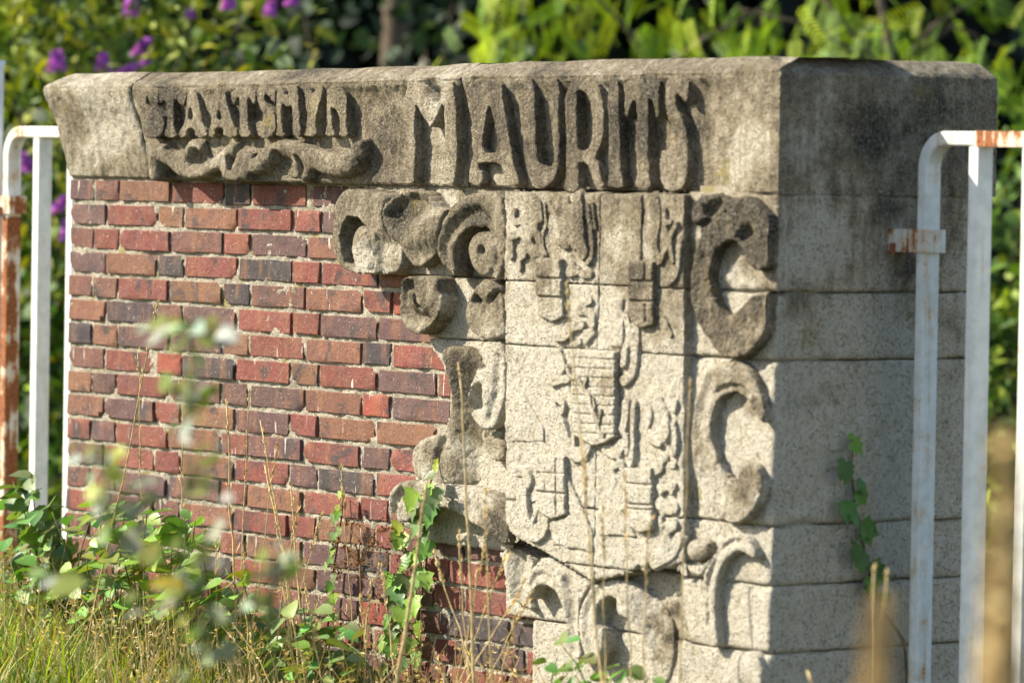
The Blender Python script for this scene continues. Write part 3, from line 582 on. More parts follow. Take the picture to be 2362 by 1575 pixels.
# ---- the shield, cut by the course joints
shield = [(1165, 443), (1577, 450), (1577, 1292), (1535, 1312), (1495, 1296), (1472, 1302), (1455, 1320), (1366, 1341), (1270, 1282), (1235, 1262), (1200, 1245), (1175, 1225), (1166, 1200)]
SH = [P(x, y, SHIELD_D) for x, y in shield]
def clip_poly(poly, f):
    out = []
    for i in range(len(poly)):
        a, b = poly[i], poly[(i + 1) % len(poly)]; fa, fb = f(a), f(b)
        if fa >= 0: out.append(a)
        if fa * fb < 0: t = fa / (fa - fb); out.append((a[0] + (b[0] - a[0]) * t, a[1] + (b[1] - a[1]) * t))
    return out
XM = P(1377, 900, SHIELD_D)[0]; SB = {}
for ci in range(5):
    zt, zb = J[ci] - (.003 if ci == 0 else .0013), J[ci + 1] + .0013
    for side in (0, 1):
        p = clip_poly(SH, lambda a: zt - a[1]); p = clip_poly(p, lambda a: a[1] - zb)
        p = clip_poly(p, (lambda a: XM - .0004 - a[0]) if side == 0 else (lambda a: a[0] - XM - .0004)) if len(p) > 2 else p
        if len(p) < 3: continue
        SB[(ci, side)] = relief('shield_block', [p], WALL, SHIELD_D, .035, w=.0035 if ci < 4 else .006, res=.0042, dirt=(.10, .0, -.04, -.1, -.12)[ci] + .06 * side, ero=.0024, seed=70 + ci * 2 + side)
def SBk(px, py):
    x, z = P(px, py, SHIELD_D); ci = 0
    while ci < 4 and z < J[ci + 1]: ci += 1
    k = (ci, 0 if x < XM else 1)
    return SB.get(k) or SB[(3, 0)]
def charge(name, off, sc, strokes, at_, dirt=.25, seed=1, h=.009):
    "a low figure built from overlapping rounded strokes: (points, radius m[, height])"
    pts = []; D = SHIELD_D
    paths = [(PP(s[0], off, sc, D), s[1] * .82, (s[2] if len(s) > 2 else h) * (.74 if (s[2] if len(s) > 2 else h) < .02 else .68)) for s in strokes]
    allp = np.array([q for p in paths for q in p[0]]); R = max(p[1] for p in paths) + .004
    u0, v0 = allp.min(0) - R; u1, v1 = allp.max(0) + R; res = .0024
    U, V = np.meshgrid(np.linspace(u0, u1, int((u1 - u0) / res) + 2), np.linspace(v0, v1, int((v1 - v0) / res) + 2))
    H = np.full(U.shape, -.006); P3 = np.stack([U.ravel(), 0 * U.ravel(), V.ravel()], 1); nz = vn(P3, 60, seed).reshape(U.shape) * .0012
    for p, r, hh in paths:
        d = (seg_dist(U, V, p) + nz) / r; t = np.clip(d, 0, 1.4); H = np.maximum(H, np.where(t < 1, hh * np.clip(1.9 * np.sqrt(np.clip(1 - t * t, 0, 1)), 0, 1), -.02 * (t - 1)))
    H += (vn(P3, 40, seed + 1) * .0012 + vn(P3, 130, seed + 2) * .0010).reshape(U.shape)
    keep = H > -.0055; idx = -np.ones(U.shape, int); idx[keep] = np.arange(keep.sum())
    q = keep[:-1, :-1] & keep[1:, :-1] & keep[:-1, 1:] & keep[1:, 1:]
    f = np.stack([idx[:-1, :-1][q], idx[:-1, 1:][q], idx[1:, 1:][q], idx[1:, :-1][q]], 1)
    o = mesh_obj(name, np.stack([U[keep], -(D + H[keep]), V[keep]], 1), f, STONE, at_); o.color = (dirt, 0, 0, 1); return o
def boss(poly, off, sc, at_, h=.02, ops=(), dirt=.25, seed=1, name='small_shield', w=.006, res=.0022):
    k = .62; ops = [(o[0], o[1], o[2], SHIELD_D + (o[3] - SHIELD_D) * k) for o in [q if q[0] == 'cut' else ('cut',) + q[1:] if False else q for q in ops] if o[0] == 'cut'] + [(o[0], o[1], o[2], SHIELD_D + (o[3] - SHIELD_D) * k) for o in ops if o[0] == 'cutp']; h *= k
    return relief(name, [PX(poly, off, sc, SHIELD_D + h)], at_, SHIELD_D + h, SHIELD_D - .006, ops, w=w, res=res, dirt=dirt, ero=.0016, seed=seed)
def g4(p, r=.006, d=.012): return ('cut', PP(p, o4, s4, SHIELD_D + .02, 0), r * .75, SHIELD_D + d + .006)
def g6(p, r=.006, d=.012): return ('cut', PP(p, o6, s6, SHIELD_D + .02, 0), r * (.75 if d < .02 else 1), SHIELD_D + (d + .006 if d < .02 else d))
charge('lion', o4, s4, [([(350, 200), (375, 300), (365, 400), (310, 460)], .030, .011), ([(410, 190), (430, 330)], .014), ([(400, 470), (430, 560), (440, 660)], .014), ([(300, 330), (230, 360), (180, 365), (195, 270)], .011), ([(270, 430), (220, 480), (155, 490)], .012), ([(160, 560), (165, 660)], .014), ([(280, 560), (300, 650), (240, 690), (240, 780)], .012), ([(320, 480), (330, 600), (380, 640)], .018)], SBk(1225, 540), .3, 101)
charge('tail', o4, s4, [([(465, 200), (485, 380), (445, 480), (450, 590), (480, 660)], .006, .007)], SBk(1260, 540), .3, 102)
charge('lion', o4, s4, [([(640, 200), (620, 330), (650, 440), (660, 530)], .026, .007), ([(770, 150), (790, 330), (790, 520), (820, 640)], .022, .011), ([(700, 260), (730, 420), (740, 560)], .018, .008), ([(590, 540), (700, 545)], .010, .009), ([(720, 760), (680, 830), (770, 800)], .014), ([(810, 830), (880, 830)], .012)], SBk(1330, 540), .3, 103)
charge('tail', o4, s4, [([(860, 220), (890, 420), (905, 590), (895, 680), (860, 735)], .009, .010), ([(905, 200), (925, 420)], .006, .006)], SBk(1365, 540), .3, 104)
boss([(360, 688), (592, 698), (606, 1225), (500, 1268), (375, 1208)], o4, s4, SBk(1265, 620), .024, [g4([(350, 865), (600, 875)], .006, .008), g4([(350, 1035), (600, 1045)], .006, .006), ('cutp', PX([(340, 1045), (610, 1050), (610, 1290), (340, 1290)], o4, s4, SHIELD_D + .02), .008, SHIELD_D + .016)], .3, 105)
boss([(1205, 712), (1425, 722), (1432, 1290), (1330, 1322), (1262, 1300), (1205, 1210)], o4, s4, SBk(1475, 620), .022, [g4([(1335, 720), (1335, 890)], .005, .005), g4([(1190, 895), (1440, 900)], .006, .006), g4([(1190, 1075), (1440, 1080)], .006, .006), g4([(1340, 1100), (1340, 1260)], .012, .006)], .32, 106)
relief('bend', [PX([(1085, 130), (1340, 120), (1345, 700), (1318, 700)], o4, s4, SHIELD_D)], SBk(1460, 540), SHIELD_D + .0055, SHIELD_D - .004, w=.003, res=.0035, dirt=.22, ero=.002, seed=107)
charge('lion', o4, s4, [([(1450, 160), (1480, 330), (1440, 560), (1470, 700)], .020, .006), ([(1550, 260), (1555, 400), (1590, 520), (1565, 600), (1515, 715)], .010, .009), ([(1560, 370), (1610, 370)], .008), ([(1660, 380), (1620, 460), (1598, 540), (1630, 720)], .009, .009)], SBk(1540, 540), .25, 108)
charge('tail', o4, s4, [([(1690, 560), (1680, 760), (1650, 870), (1590, 910)], .010, .010)], SBk(1560, 620), .25, 109)
charge('dragon', o4, s4, [([(780, 1120), (830, 1100), (880, 1075)], .010), ([(780, 1170), (860, 1170), (905, 1210), (900, 1290)], .012), ([(810, 1290), (730, 1310), (660, 1400), (580, 1405)], .014, .011), ([(840, 1370), (900, 1365)], .012), ([(840, 1440), (870, 1400)], .012), ([(760, 1450), (790, 1440)], .01)], SBk(1345, 720), .25, 110)
relief('bend', [PX([(1050, 1050), (1175, 1060), (1180, 1490), (1060, 1490)], o4, s4, SHIELD_D)], SBk(1420, 750), SHIELD_D + .006, SHIELD_D - .004, w=.006, res=.0035, dirt=-.05, ero=.002, seed=111)
charge('lion', o4, s4, [([(1200, 1200), (1240, 1340), (1220, 1480)], .012, .010), ([(1280, 1340), (1285, 1490)], .020, .008), ([(1540, 1230), (1600, 1380)], .010, .007)], SBk(1455, 770), .15, 112)
# lower half
stripes = [g6([(510, y), (790, y + 15)], .0034, .0205) for y in (130, 195, 257, 318, 378, 440, 503, 567, 630)]
boss([(512, 72), (802, 90), (802, 662), (735, 702), (650, 722), (512, 640)], o6, s6, SBk(1365, 900), .026, stripes, .12, 113)
charge('chain_bend', o6, s6, [([(525, 190), (560, 270), (598, 250), (638, 345), (690, 385), (688, 470), (735, 530), (735, 610), (772, 650)], .0085, .030), ([(665, 270), (655, 320)], .005, .030), ([(708, 400), (722, 470)], .006, .031), ([(765, 480), (750, 560)], .005, .030)], SBk(1365, 900), .35, 114)
charge('lion', o6, s6, [([(430, 400), (405, 430), (430, 500), (470, 500), (480, 440), (440, 410)], .010, .010), ([(440, 520), (470, 620), (490, 720), (560, 790), (620, 760), (635, 700)], .022, .011), ([(400, 300), (450, 280), (510, 270)], .012, .010), ([(440, 100), (470, 200), (420, 230)], .016, .008), ([(540, 660), (545, 720)], .010)], SBk(1305, 950), .08, 115)
charge('lion', o6, s6, [([(890, 60), (875, 170)], .014, .009), ([(955, 60), (950, 200), (920, 265), (880, 285)], .016, .010), ([(895, 440), (885, 560), (870, 610)], .016, .009), ([(950, 440), (945, 620), (940, 780), (930, 840)], .010, .011), ([(760, 740), (830, 780), (860, 720)], .018, .009), ([(890, 660), (900, 760)], .012, .009), ([(810, 860), (860, 830), (870, 880)], .012, .009)], SBk(1450, 950), .08, 116)
charge('lion', o6, s6, [([(1010, 430), (1050, 480), (1040, 560)], .014, .007), ([(1110, 430), (1150, 520), (1165, 620), (1150, 650)], .020, .010), ([(1220, 430), (1215, 480)], .010), ([(1215, 570), (1225, 680), (1215, 770)], .012, .011), ([(1040, 675), (1120, 710)], .010, .009), ([(1160, 800), (1110, 830), (1130, 870), (1080, 900)], .012, .008), ([(1180, 850), (1215, 850)], .008)], SBk(1535, 960), .08, 117)
boss([(275, 778), (462, 790), (472, 1185), (380, 1212), (268, 1150)], o6, s6, SBk(1265, 1090), .02, [g6([(390, 780), (392, 1180)], .005, .006), g6([(270, 900), (470, 910)], .005, .008), g6([(260, 1025), (470, 1045)], .006, .004), g6([(318, 900), (318, 1020)], .004, .010)], -.02, 118)
charge('lion', o6, s6, [([(140, 900), (190, 885), (240, 920), (240, 980), (170, 990), (135, 950)], .016, .011), ([(200, 1010), (200, 1120), (220, 1230), (270, 1320), (340, 1280), (345, 1210)], .026, .012), ([(290, 1180), (265, 1240)], .009, .012), ([(170, 945), (220, 948)], .007, .012)], SBk(1210, 1110), -.1, 119)
boss([(868, 868), (1048, 868), (1050, 1285), (968, 1302), (880, 1250)], o6, s6, SBk(1465, 1090), .022, [g6([(860, 970), (1060, 985)], .005, .008), g6([(860, 1108), (1060, 1120)], .006, .004), g6([(860, 1140), (1060, 1150)], .004, .008)], .0, 120)
charge('lion', o6, s6, [([(1130, 970), (1130, 1030)], .009), ([(1120, 1000), (1215, 990)], .012, .009), ([(1190, 980), (1200, 1030)], .009), ([(1120, 1110), (1170, 1140), (1215, 1130)], .018, .008), ([(1130, 1200), (1135, 1290)], .009), ([(1160, 1250), (1220, 1220), (1230, 1260), (1160, 1300)], .010, .009), ([(1010, 1490), (1100, 1420), (1180, 1390), (1170, 1340)], .016, .010), ([(1080, 1500), (1200, 1440), (1240, 1350)], .02, .008)], SBk(1540, 1130), -.05, 121)
relief('bend', [PX([(100, 370), (205, 375), (335, 600), (335, 690), (90, 690)], o6, s6, SHIELD_D)], SBk(1210, 950), SHIELD_D + .0035, SHIELD_D - .004, w=.0025, res=.0035, dirt=-.04, ero=.002, seed=122)
relief('bend', [PX([(520, 1180), (490, 905), (665, 1290), (668, 1430), (400, 1380), (380, 1230), (480, 1200)], o6, s6, SHIELD_D)], SBk(1330, 1200), SHIELD_D + .005, SHIELD_D - .004, w=.0025, res=.0035, dirt=-.1, ero=.002, seed=123)
relief('bend', [PX([(705, 1130), (860, 1140), (960, 1330), (700, 1310)], o6, s6, SHIELD_D)], SBk(1420, 1200), SHIELD_D + .005, SHIELD_D - .004, w=.0025, res=.0035, dirt=-.1, ero=.002, seed=124)

# ---- corner pier blocks (front and end face in one stone)
XP0 = P(1583, 800, PIER_D)[0]
def pier(zt, zb, dirt, seed, x0=None, y1=None):
    x0 = x0 or XP0; y1 = y1 or YB; zs = np.linspace(zb + .0018, zt - .0018, max(6, int((zt - zb) / .006)))
    st = [('F', x) for x in np.linspace(x0, XC - .006, 40)] + [('E', y) for y in np.linspace(-PIER_D + .006, y1, 80)] + [('B', 0)]
    st = [('S', 0)] + st; V = []
    for kd, v in st:
        for j, z in enumerate([zs[0]] + list(zs) + [zs[-1]]):
            b = .03 if j in (0, len(zs) + 1) else 0
            e = min(z - zs[0], zs[-1] - z); r = (1 - e / .006) ** 2 * .005 if e < .006 and not b else 0
            if kd == 'F': V.append((v, -PIER_D + r + b, z))
            elif kd == 'E': V.append((XC - r - b, v, z))
            elif kd == 'S': V.append((x0 - .001, 0, z))
            else: V.append((XC - .2, y1, z))
    V = np.array(V); n = len(zs) + 2; V[:, 2] += vn(V * np.array([1, 1, 0]) + np.array([0, 0, zt]), 14, seed + 7) * .0022 + vn(V * np.array([1, 1, 0]) + np.array([0, 0, zb]), 60, seed + 8) * .0012
    ez = np.minimum(np.abs(V[:, 2] - zb), np.abs(V[:, 2] - zt)); chip = np.clip(vn(V, 17, seed + 9) - .15, 0, 1) * np.clip(1 - ez / .016, 0, 1) * .02
    n1 = -chip + vn(V, 13, seed) * .003 + vn(V, 48, seed + 1) * .0022 + vn(V, 120, seed + 2) * .0017
    for k, (kd, v) in enumerate(st):
        a = slice(k * n, (k + 1) * n)
        if kd == 'F': V[a, 1] -= n1[a]
        if kd == 'E': V[a, 0] += n1[a]
    i = np.arange(len(st) * n).reshape(len(st), n); f = np.stack([i[:-1, :-1].ravel(), i[1:, :-1].ravel(), i[1:, 1:].ravel(), i[:-1, 1:].ravel()], 1)
    o = mesh_obj('corner_block', V, f, STONE, WALL); o.color = (dirt, 0, 0, 1); return o
YS = PE(2140, 600, XC)[0]
PB = []
for ci in range(7):
    PB.append(pier(J[ci] if ci else J[0] - .0015, J[ci + 1], (-.06, -.02, .02, .10, .08, .05, .1)[ci], 140 + 3 * ci))
def q7(p, d=.102): return PP(p, o7, s7, d)
CD = .109
c1 = [(92, 66), (140, 50), (190, 63), (215, 75), (270, 58), (340, 82), (392, 150), (420, 230), (422, 300), (396, 362), (350, 388), (308, 362), (284, 292), (262, 270), (240, 250), (200, 265), (165, 310), (150, 380), (148, 460), (175, 540), (215, 582), (260, 562), (300, 512), (335, 484), (370, 488), (440, 472), (452, 520), (405, 592), (362, 682), (310, 748), (250, 766), (188, 748), (128, 672), (78, 580), (58, 480), (60, 380), (78, 280), (108, 216), (82, 202), (62, 152), (66, 100)]
scroll(c1, o7, s7, PB[1], CD, [('cut', q7([(150, 130), (190, 100)]), .026, .086), ('cut', q7([(95, 200), (160, 160), (215, 130)]), .012, .092), ('cut', q7([(290, 235), (318, 215)]), .024, .083), ('cut', q7([(130, 320), (108, 420), (118, 520), (170, 600)]), .026, .101), ('add', q7([(230, 660), (300, 640), (370, 540)]), .06, .112), ('add', q7([(355, 330)]), .05, .110)], dirt=.6, seed=170, low=.075, ero=.004)
c2 = [(130, 800), (90, 900), (64, 1020), (60, 1150), (78, 1272), (118, 1362), (178, 1442), (250, 1474), (312, 1452), (352, 1384), (377, 1300), (350, 1228), (315, 1208), (275, 1238), (255, 1300), (215, 1272), (178, 1200), (150, 1120), (147, 1030), (168, 960), (208, 913), (260, 903), (300, 930), (330, 982), (366, 1048), (382, 1020), (376, 960), (342, 858), (300, 798), (260, 772), (190, 768)]
scroll(c2, o7, s7, PB[2], CD - .002, [('cut', q7([(160, 860), (110, 980), (105, 1120), (140, 1260), (200, 1360)]), .026, .100), ('cut', q7([(180, 900), (260, 870), (320, 920)]), .012, .094), ('add', q7([(315, 1270), (290, 1380)]), .06, .110)], dirt=.46, seed=171, low=.075, ero=.003)
o10, s10 = (1560, 1200), 4.181
def q10(p, d=.1): return PP(p, o10, s10, d)
scroll([(88, 300), (110, 210), (170, 172), (250, 175), (305, 220), (325, 300), (280, 370), (200, 405), (130, 390)], o10, s10, PB[3], .106, dirt=.55, seed=172, low=.07, dome=(.010, .03))
scroll([(66, 330), (110, 425), (200, 435), (300, 385), (345, 325), (300, 450), (230, 548), (120, 512), (78, 440)], o10, s10, PB[3], .100, dirt=.0, seed=175, low=.07)
scroll([(238, 552), (300, 430), (370, 290), (450, 180), (540, 132), (640, 142), (712, 208), (762, 320), (772, 380), (700, 345), (640, 302), (570, 302), (500, 362), (440, 442), (400, 560), (380, 660), (370, 800), (375, 950), (390, 1100), (412, 1215), (300, 1235), (270, 1100), (254, 950), (258, 800), (278, 680)], o10, s10, PB[4], .107, [
    ('cut', q10([(640, 200), (540, 205), (450, 280), (380, 400), (335, 540), (318, 760), (325, 1000)]), .014, .095)], dirt=-.08, seed=173, low=.07)
scroll([(535, 1320), (620, 1268), (740, 1268), (802, 1350), (852, 1500), (880, 1640), (470, 1640), (500, 1420)], o10, s10, PB[5], .104, dirt=.18, seed=174, low=.07, dome=(.006, .04))

# ------------------------------------------------------------------ tubes, railings
def tube(name, path, sect, mat, parent, color=None, smooth=False, upv=Vector((0, 1, 0))):
    "sweep a convex section (list of (a,b)) along a path; a runs sideways, b along upv"
    V = []; n = len(sect); path = [Vector(p) for p in path]
    for i, p in enumerate(path):
        t = (path[min(i + 1, len(path) - 1)] - path[max(i - 1, 0)]).normalized(); b = (upv - t * upv.dot(t)).normalized(); a = b.cross(t)
        V += [p + a * s[0] + b * s[1] for s in sect]
    f = [(i * n + j, i * n + (j + 1) % n, (i + 1) * n + (j + 1) % n, (i + 1) * n + j) for i in range(len(path) - 1) for j in range(n)]
    f += [tuple(range(n))[::-1], tuple((len(path) - 1) * n + j for j in range(n))]
    o = mesh_obj(name, V, f, mat, parent, smooth)
    if color: o.color = color
    return o
def rrect(w, h, r=.004):
    out = []
    for cx, cy, a0 in ((w / 2 - r, h / 2 - r, 0), (-w / 2 + r, h / 2 - r, 90), (-w / 2 + r, -h / 2 + r, 180), (w / 2 - r, -h / 2 + r, 270)):
        for k in range(4): a = math.radians(a0 + 30 * k); out.append((cx + r * math.cos(a), cy + r * math.sin(a)))
    return out
def box_part(name, x0, x1, y0, y1, z0, z1, mat, parent, color=None, bev=.003):
    s = rrect(x1 - x0, y1 - y0, bev); cx, cy = (x0 + x1) / 2, (y0 + y1) / 2
    return tube(name, [(cx, cy, z0), (cx, cy, z1)], [(-a, b) for a, b in s], mat, parent, color)
def PY(px, py, y):
    v = ray(px, py); t = (y - CAM[1]) / v[1]; q = CAM + v * t; return q
YF = PE(2068, 555, XC)[0]                       # plane in which the railings stand
def railing(label, xs, x_bend, x_end, ztop, sgn, clamp_z, rust, ybase, clampw):
    e = empty('railing', (x_bend, ybase, 0), label, 'railing')
    w, dp = .030, .042
    R = .062; path = [(x_bend, ybase, -.05), (x_bend, ybase, clamp_z), (x_bend, ybase, ztop - R - w / 2)]
    for k in range(1, 9):
        a = math.radians(90 * k / 8); path.append((x_bend + sgn * R * (1 - math.cos(a)), ybase, ztop - w / 2 - R + R * math.sin(a)))
    path.append((x_end, ybase, ztop - w / 2))
    tube('frame', path, [(a, b) for a, b in rrect(w, dp, .005)], PAINT, e, (rust, 0, 0, 1))
    for x in xs: box_part('upright', x - w / 2, x + w / 2, ybase - dp / 2, ybase + dp / 2, -.05, ztop - w - .001, PAINT, e, (rust * .55, 0, 0, 1))
    box_part('clamp', x_bend - clampw[0], x_bend + clampw[1], ybase - dp / 2 - .006, ybase + dp / 2 + .006, clamp_z - .024, clamp_z + .024, PAINT, e, (rust + .24, 0, 0, 1))
    box_part('bolt', x_bend - clampw[0] + .012, x_bend - clampw[0] + .026, ybase - dp / 2 - .013, ybase - dp / 2 - .004, clamp_z - .03, clamp_z - .006, PAINT, e, (1, 0, 0, 1))
    return e
zr = PY(2200, 303, YF - .02)[2]
xb = PY(2138, 700, YF)[0]; x2 = PY(2256, 700, YF)[0]; x3 = PY(2379, 700, YF)[0]
print("right rail", zr, xb, x2, x3, "XC", XC, "YF", YF)
RR = railing('white tubular railing with rusty clamp beside the shaded stone end of the wall', [x2, x3, x3 + .2, x3 + .4], xb, x3 + .6, zr, 1, PY(2138, 556, YF)[2], .42, YF, (xb - XC - .002, .026))
rp = box_part('rust_patch', PY(2264, 315, YF)[0], x3 + .3, YF - .0224, YF + .0205, zr - .0312, zr + .0012, PAINT, RR, (.80, 0, 0, 1), .005)
zl = PY(100, 292, YF)[2]; xl0 = PY(24, 700, YF)[0]; xl1 = PY(94, 700, YF)[0]; xl2 = PY(172, 700, YF)[0]
print("left rail", zl, xl0, xl1, xl2)
LR = railing('white tubular railing with heavily rusted left post, left of the brick wall', [xl1, xl2, xl2 + .17], xl0, xl2 + .3, zl, 1, PY(22, 472, YF)[2], .50, YF, (.03, .034))
tube('rusted_lower_post', [(xl0, YF, -.05), (xl0, YF, PY(22, 500, YF)[2])], rrect(.0318, .0438, .005), PAINT, LR, (.84, 0, 0, 1))
# white tube end poking in at the left edge of the view
pw = PD(-8, 152, 13.2); e_ = empty('white_pole', (pw.x, pw.y, 0), 'white rounded pole top at the left picture edge above the railing', 'pole')
tube('pole_top', [(pw.x - .01, pw.y, 0), (pw.x - .006, pw.y, pw.z - .01), (pw.x, pw.y, pw.z + .004), (pw.x, pw.y, pw.z + .014)], [(.024 * math.cos(t * math.pi / 6), .024 * math.sin(t * math.pi / 6)) for t in range(12)], WPAINT, e_, smooth=True)

# ------------------------------------------------------------------ plant helpers
def leaf_mesh(outline, fold=.25, curl=.2):
    "leaf from right-half outline points [(halfwidth, along)], with midrib fold and droop; returns verts, faces"
    V = []; F = []; n = len(outline)
    for w, y in outline:
        z = -curl * y * y
        V += [(-w, y, z + fold * w), (0, y, z), (w, y, z + fold * w)]
    for i in range(n - 1):
        a = i * 3; F += [(a, a + 1, a + 4, a + 3), (a + 1, a + 2, a + 5, a + 4)]
    return np.array(V), F
OVAL = leaf_mesh([(.02, 0), (.22, .18), (.30, .42), (.24, .7), (.1, .9), (.004, 1)])
LANCE = leaf_mesh([(.02, 0), (.10, .2), (.13, .45), (.1, .7), (.04, .9), (.003, 1)], .3, .35)
ROUND = leaf_mesh([(.03, 0), (.33, .12), (.42, .4), (.34, .7), (.16, .9), (.01, 1.02)], .2, .15)
def ivy_leaf(seed):
    r = random.Random(seed)
    half = [(0, -.03), (.16, -.14), (.34, -.05), (.56, .06), (.44, .24), (.36, .36), (.47, .56), (.30, .62), (.20, .72), (.09, .9), (0, 1.06)]
    out = [(x * r.uniform(.93, 1.07), y + r.uniform(-.015, .015)) for x, y in half]; left = [(-x * r.uniform(.93, 1.07), y) for x, y in out[1:-1]][::-1]
    ring = out + left; c = [(0, .1), (0, .35), (0, .65)]; V = []; F = []
    def zz(x, y): return .22 * abs(x) - .16 * (y - .3) ** 2 - .12 * x * x
    V = [(x, y, zz(x, y)) for x, y in ring] + [(x, y, zz(x, y) - .02) for x, y in c]; n = len(ring); a, b, d = n, n + 1, n + 2
    for i in range(n):
        j = (i + 1) % n; ym = (ring[i][1] + ring[j][1]) / 2; F.append((i, j, a if ym < .22 else (b if ym < .5 else d)))
    # stitch fan centres
    def rp(i): return i % n
    V2 = V; F2 = F + []
    for i in range(n):
        j = (i + 1) % n; k = (i - 1) % n
        m1 = (ring[i][1] + ring[j][1]) / 2; m0 = (ring[i][1] + ring[k][1]) / 2
        c1 = a if m1 < .22 else (b if m1 < .5 else d); c0 = a if m0 < .22 else (b if m0 < .5 else d)
        if c1 != c0: F2.append((i, c1, c0))
    me = bpy.data.meshes.new('leaf'); me.from_pydata(V2, [], F2); me.update(); me.polygons.foreach_set('use_smooth', [True] * len(me.polygons)); me.materials.append(LEAFO); return me
IVY = [ivy_leaf(k) for k in range(5)]
def mesh_from(VF, mat, name='leaf'):
    me = bpy.data.meshes.new(name); me.from_pydata([tuple(map(float, v)) for v in VF[0]], [], VF[1]); me.update(); me.polygons.foreach_set('use_smooth', [True] * len(me.polygons)); me.materials.append(mat); return me
OVAL_ME = mesh_from(OVAL, LEAFO); ROUND_ME = mesh_from(ROUND, LEAFO); LANCE_ME = mesh_from(LANCE, LEAFO)
def put_leaf(me, parent, pos, direction, normal, size, col):
    y = Vector(direction).normalized(); z = Vector(normal); z = (z - y * z.dot(y)).normalized(); x = y.cross(z)
    o = bpy.data.objects.new('leaf', me); link(o, parent)
    o.matrix_local = Matrix.Translation(Vector(pos) - wpos(parent)) @ Matrix((x, y, z)).transposed().to_4x4() @ Matrix.Scale(size, 4)
    o.color = (*col, 1); return o
def stem(name, pts, r0, r1, mat, parent, sides=6):
    pts = [Vector(p) for p in pts]; V = []; n = sides
    for i, p in enumerate(pts):
        t = (pts[min(i + 1, len(pts) - 1)] - pts[max(i - 1, 0)]).normalized(); u = Vector((.3, 1, .2)); b = (u - t * u.dot(t)).normalized(); a = b.cross(t); r = r0 + (r1 - r0) * i / max(1, len(pts) - 1)
        V += [p + (a * math.cos(2 * math.pi * k / n) + b * math.sin(2 * math.pi * k / n)) * r for k in range(n)]
    f = [(i * n + j, i * n + (j + 1) % n, (i + 1) * n + (j + 1) % n, (i + 1) * n + j) for i in range(len(pts) - 1) for j in range(n)] + [tuple((len(pts) - 1) * n + j for j in range(n))]
    return mesh_obj(name, V, f, mat, parent)
def bake(templates, pos, dirs, norms, sizes, cols, tid):
    "many transformed copies in one vertex/face/colour set"
    AV, AF, AC = [], [], []; base = 0
    for k in range(len(pos)):
        TV_, TF = templates[tid[k]]
        y = dirs[k] / (np.linalg.norm(dirs[k]) + 1e-9); z = norms[k] - y * (norms[k] @ y); z /= (np.linalg.norm(z) + 1e-9); x = np.cross(y, z)
        v = (TV_ * sizes[k]) @ np.stack([x, y, z]) + pos[k]
        AV.append(v); AF += [tuple(i + base for i in f) for f in TF]; AC.append(np.repeat(cols[k][None], len(v), 0)); base += len(v)
    return np.concatenate(AV), AF, np.concatenate(AC)

# ------------------------------------------------------------------ ivy
def ivy(label, pts_px, plane, leaves, seed, root=None, n_extra=0):
    "pts_px: stem points on the wall; leaves: (px,py,size m,lean deg,tone)"
    rr = random.Random(seed); pts = []
    for px, py, off in pts_px:
        if plane == 'F': x, z = P(px, py, off); pts.append(Vector((x, -off, z)))
        else: y, z = PE(px, py, XC + off); pts.append(Vector((XC + off, y, z)))
    base = Vector((pts[-1].x, pts[-1].y, 0)); e = empty('ivy_vine', base, label, 'ivy', None)
    full = pts + [Vector((pts[-1].x, pts[-1].y - (.02 if plane == 'F' else 0), 0.0))]
    sm = [Vector(p) for p in smooth_path([tuple(p) for p in full], 2)]
    stem('stem', sm[::-1], .0038, .0017, STEM, e)
    nrm = Vector((0, -1, 0)) if plane == 'F' else Vector((1, 0, 0)); side = Vector((1, 0, 0)) if plane == 'F' else Vector((0, 1, 0))
    for px, py, s, lean, tone in leaves:
        off = .03
        if plane == 'F':
            d = min(pts_px, key=lambda t: abs(t[1] - py))[2]; x, z = P(px, py, d + off); c = Vector((x, -d - off, z))
        else: y, z = PE(px, py, XC + off); c = Vector((XC + off, y, z))
        a = math.radians(lean + rr.uniform(-28, 28)); dirv = side * math.sin(a) - Vector((0, 0, 1)) * math.cos(a) + nrm * rr.uniform(.0, .35)
        nn = nrm + Vector((0, 0, 1)) * rr.uniform(-.1, .9) + side * (rr.uniform(-.15, .75) if plane == 'F' else rr.uniform(-.5, .2))
        col = {'d': (.055, .15, .016), 'm': (.12, .26, .02), 'l': (.25, .39, .04), 'y': (.30, .34, .04), 'w': (.16, .22, .07)}[tone]
        f_ = rr.uniform(.65, 1.5); col = tuple(k * f_ for k in col)
        dn = dirv.normalized(); pos = c - dn * s * .45
        put_leaf(rr.choice(IVY), e, pos, dirv, nn, s * rr.uniform(.62, .86), col)
        q = min(sm, key=lambda t: (t - pos).length); stem('leaf_stalk', [q, (q + pos) / 2 + nrm * .008, pos], .0012, .0009, GSTEM, e, 4)
    return e
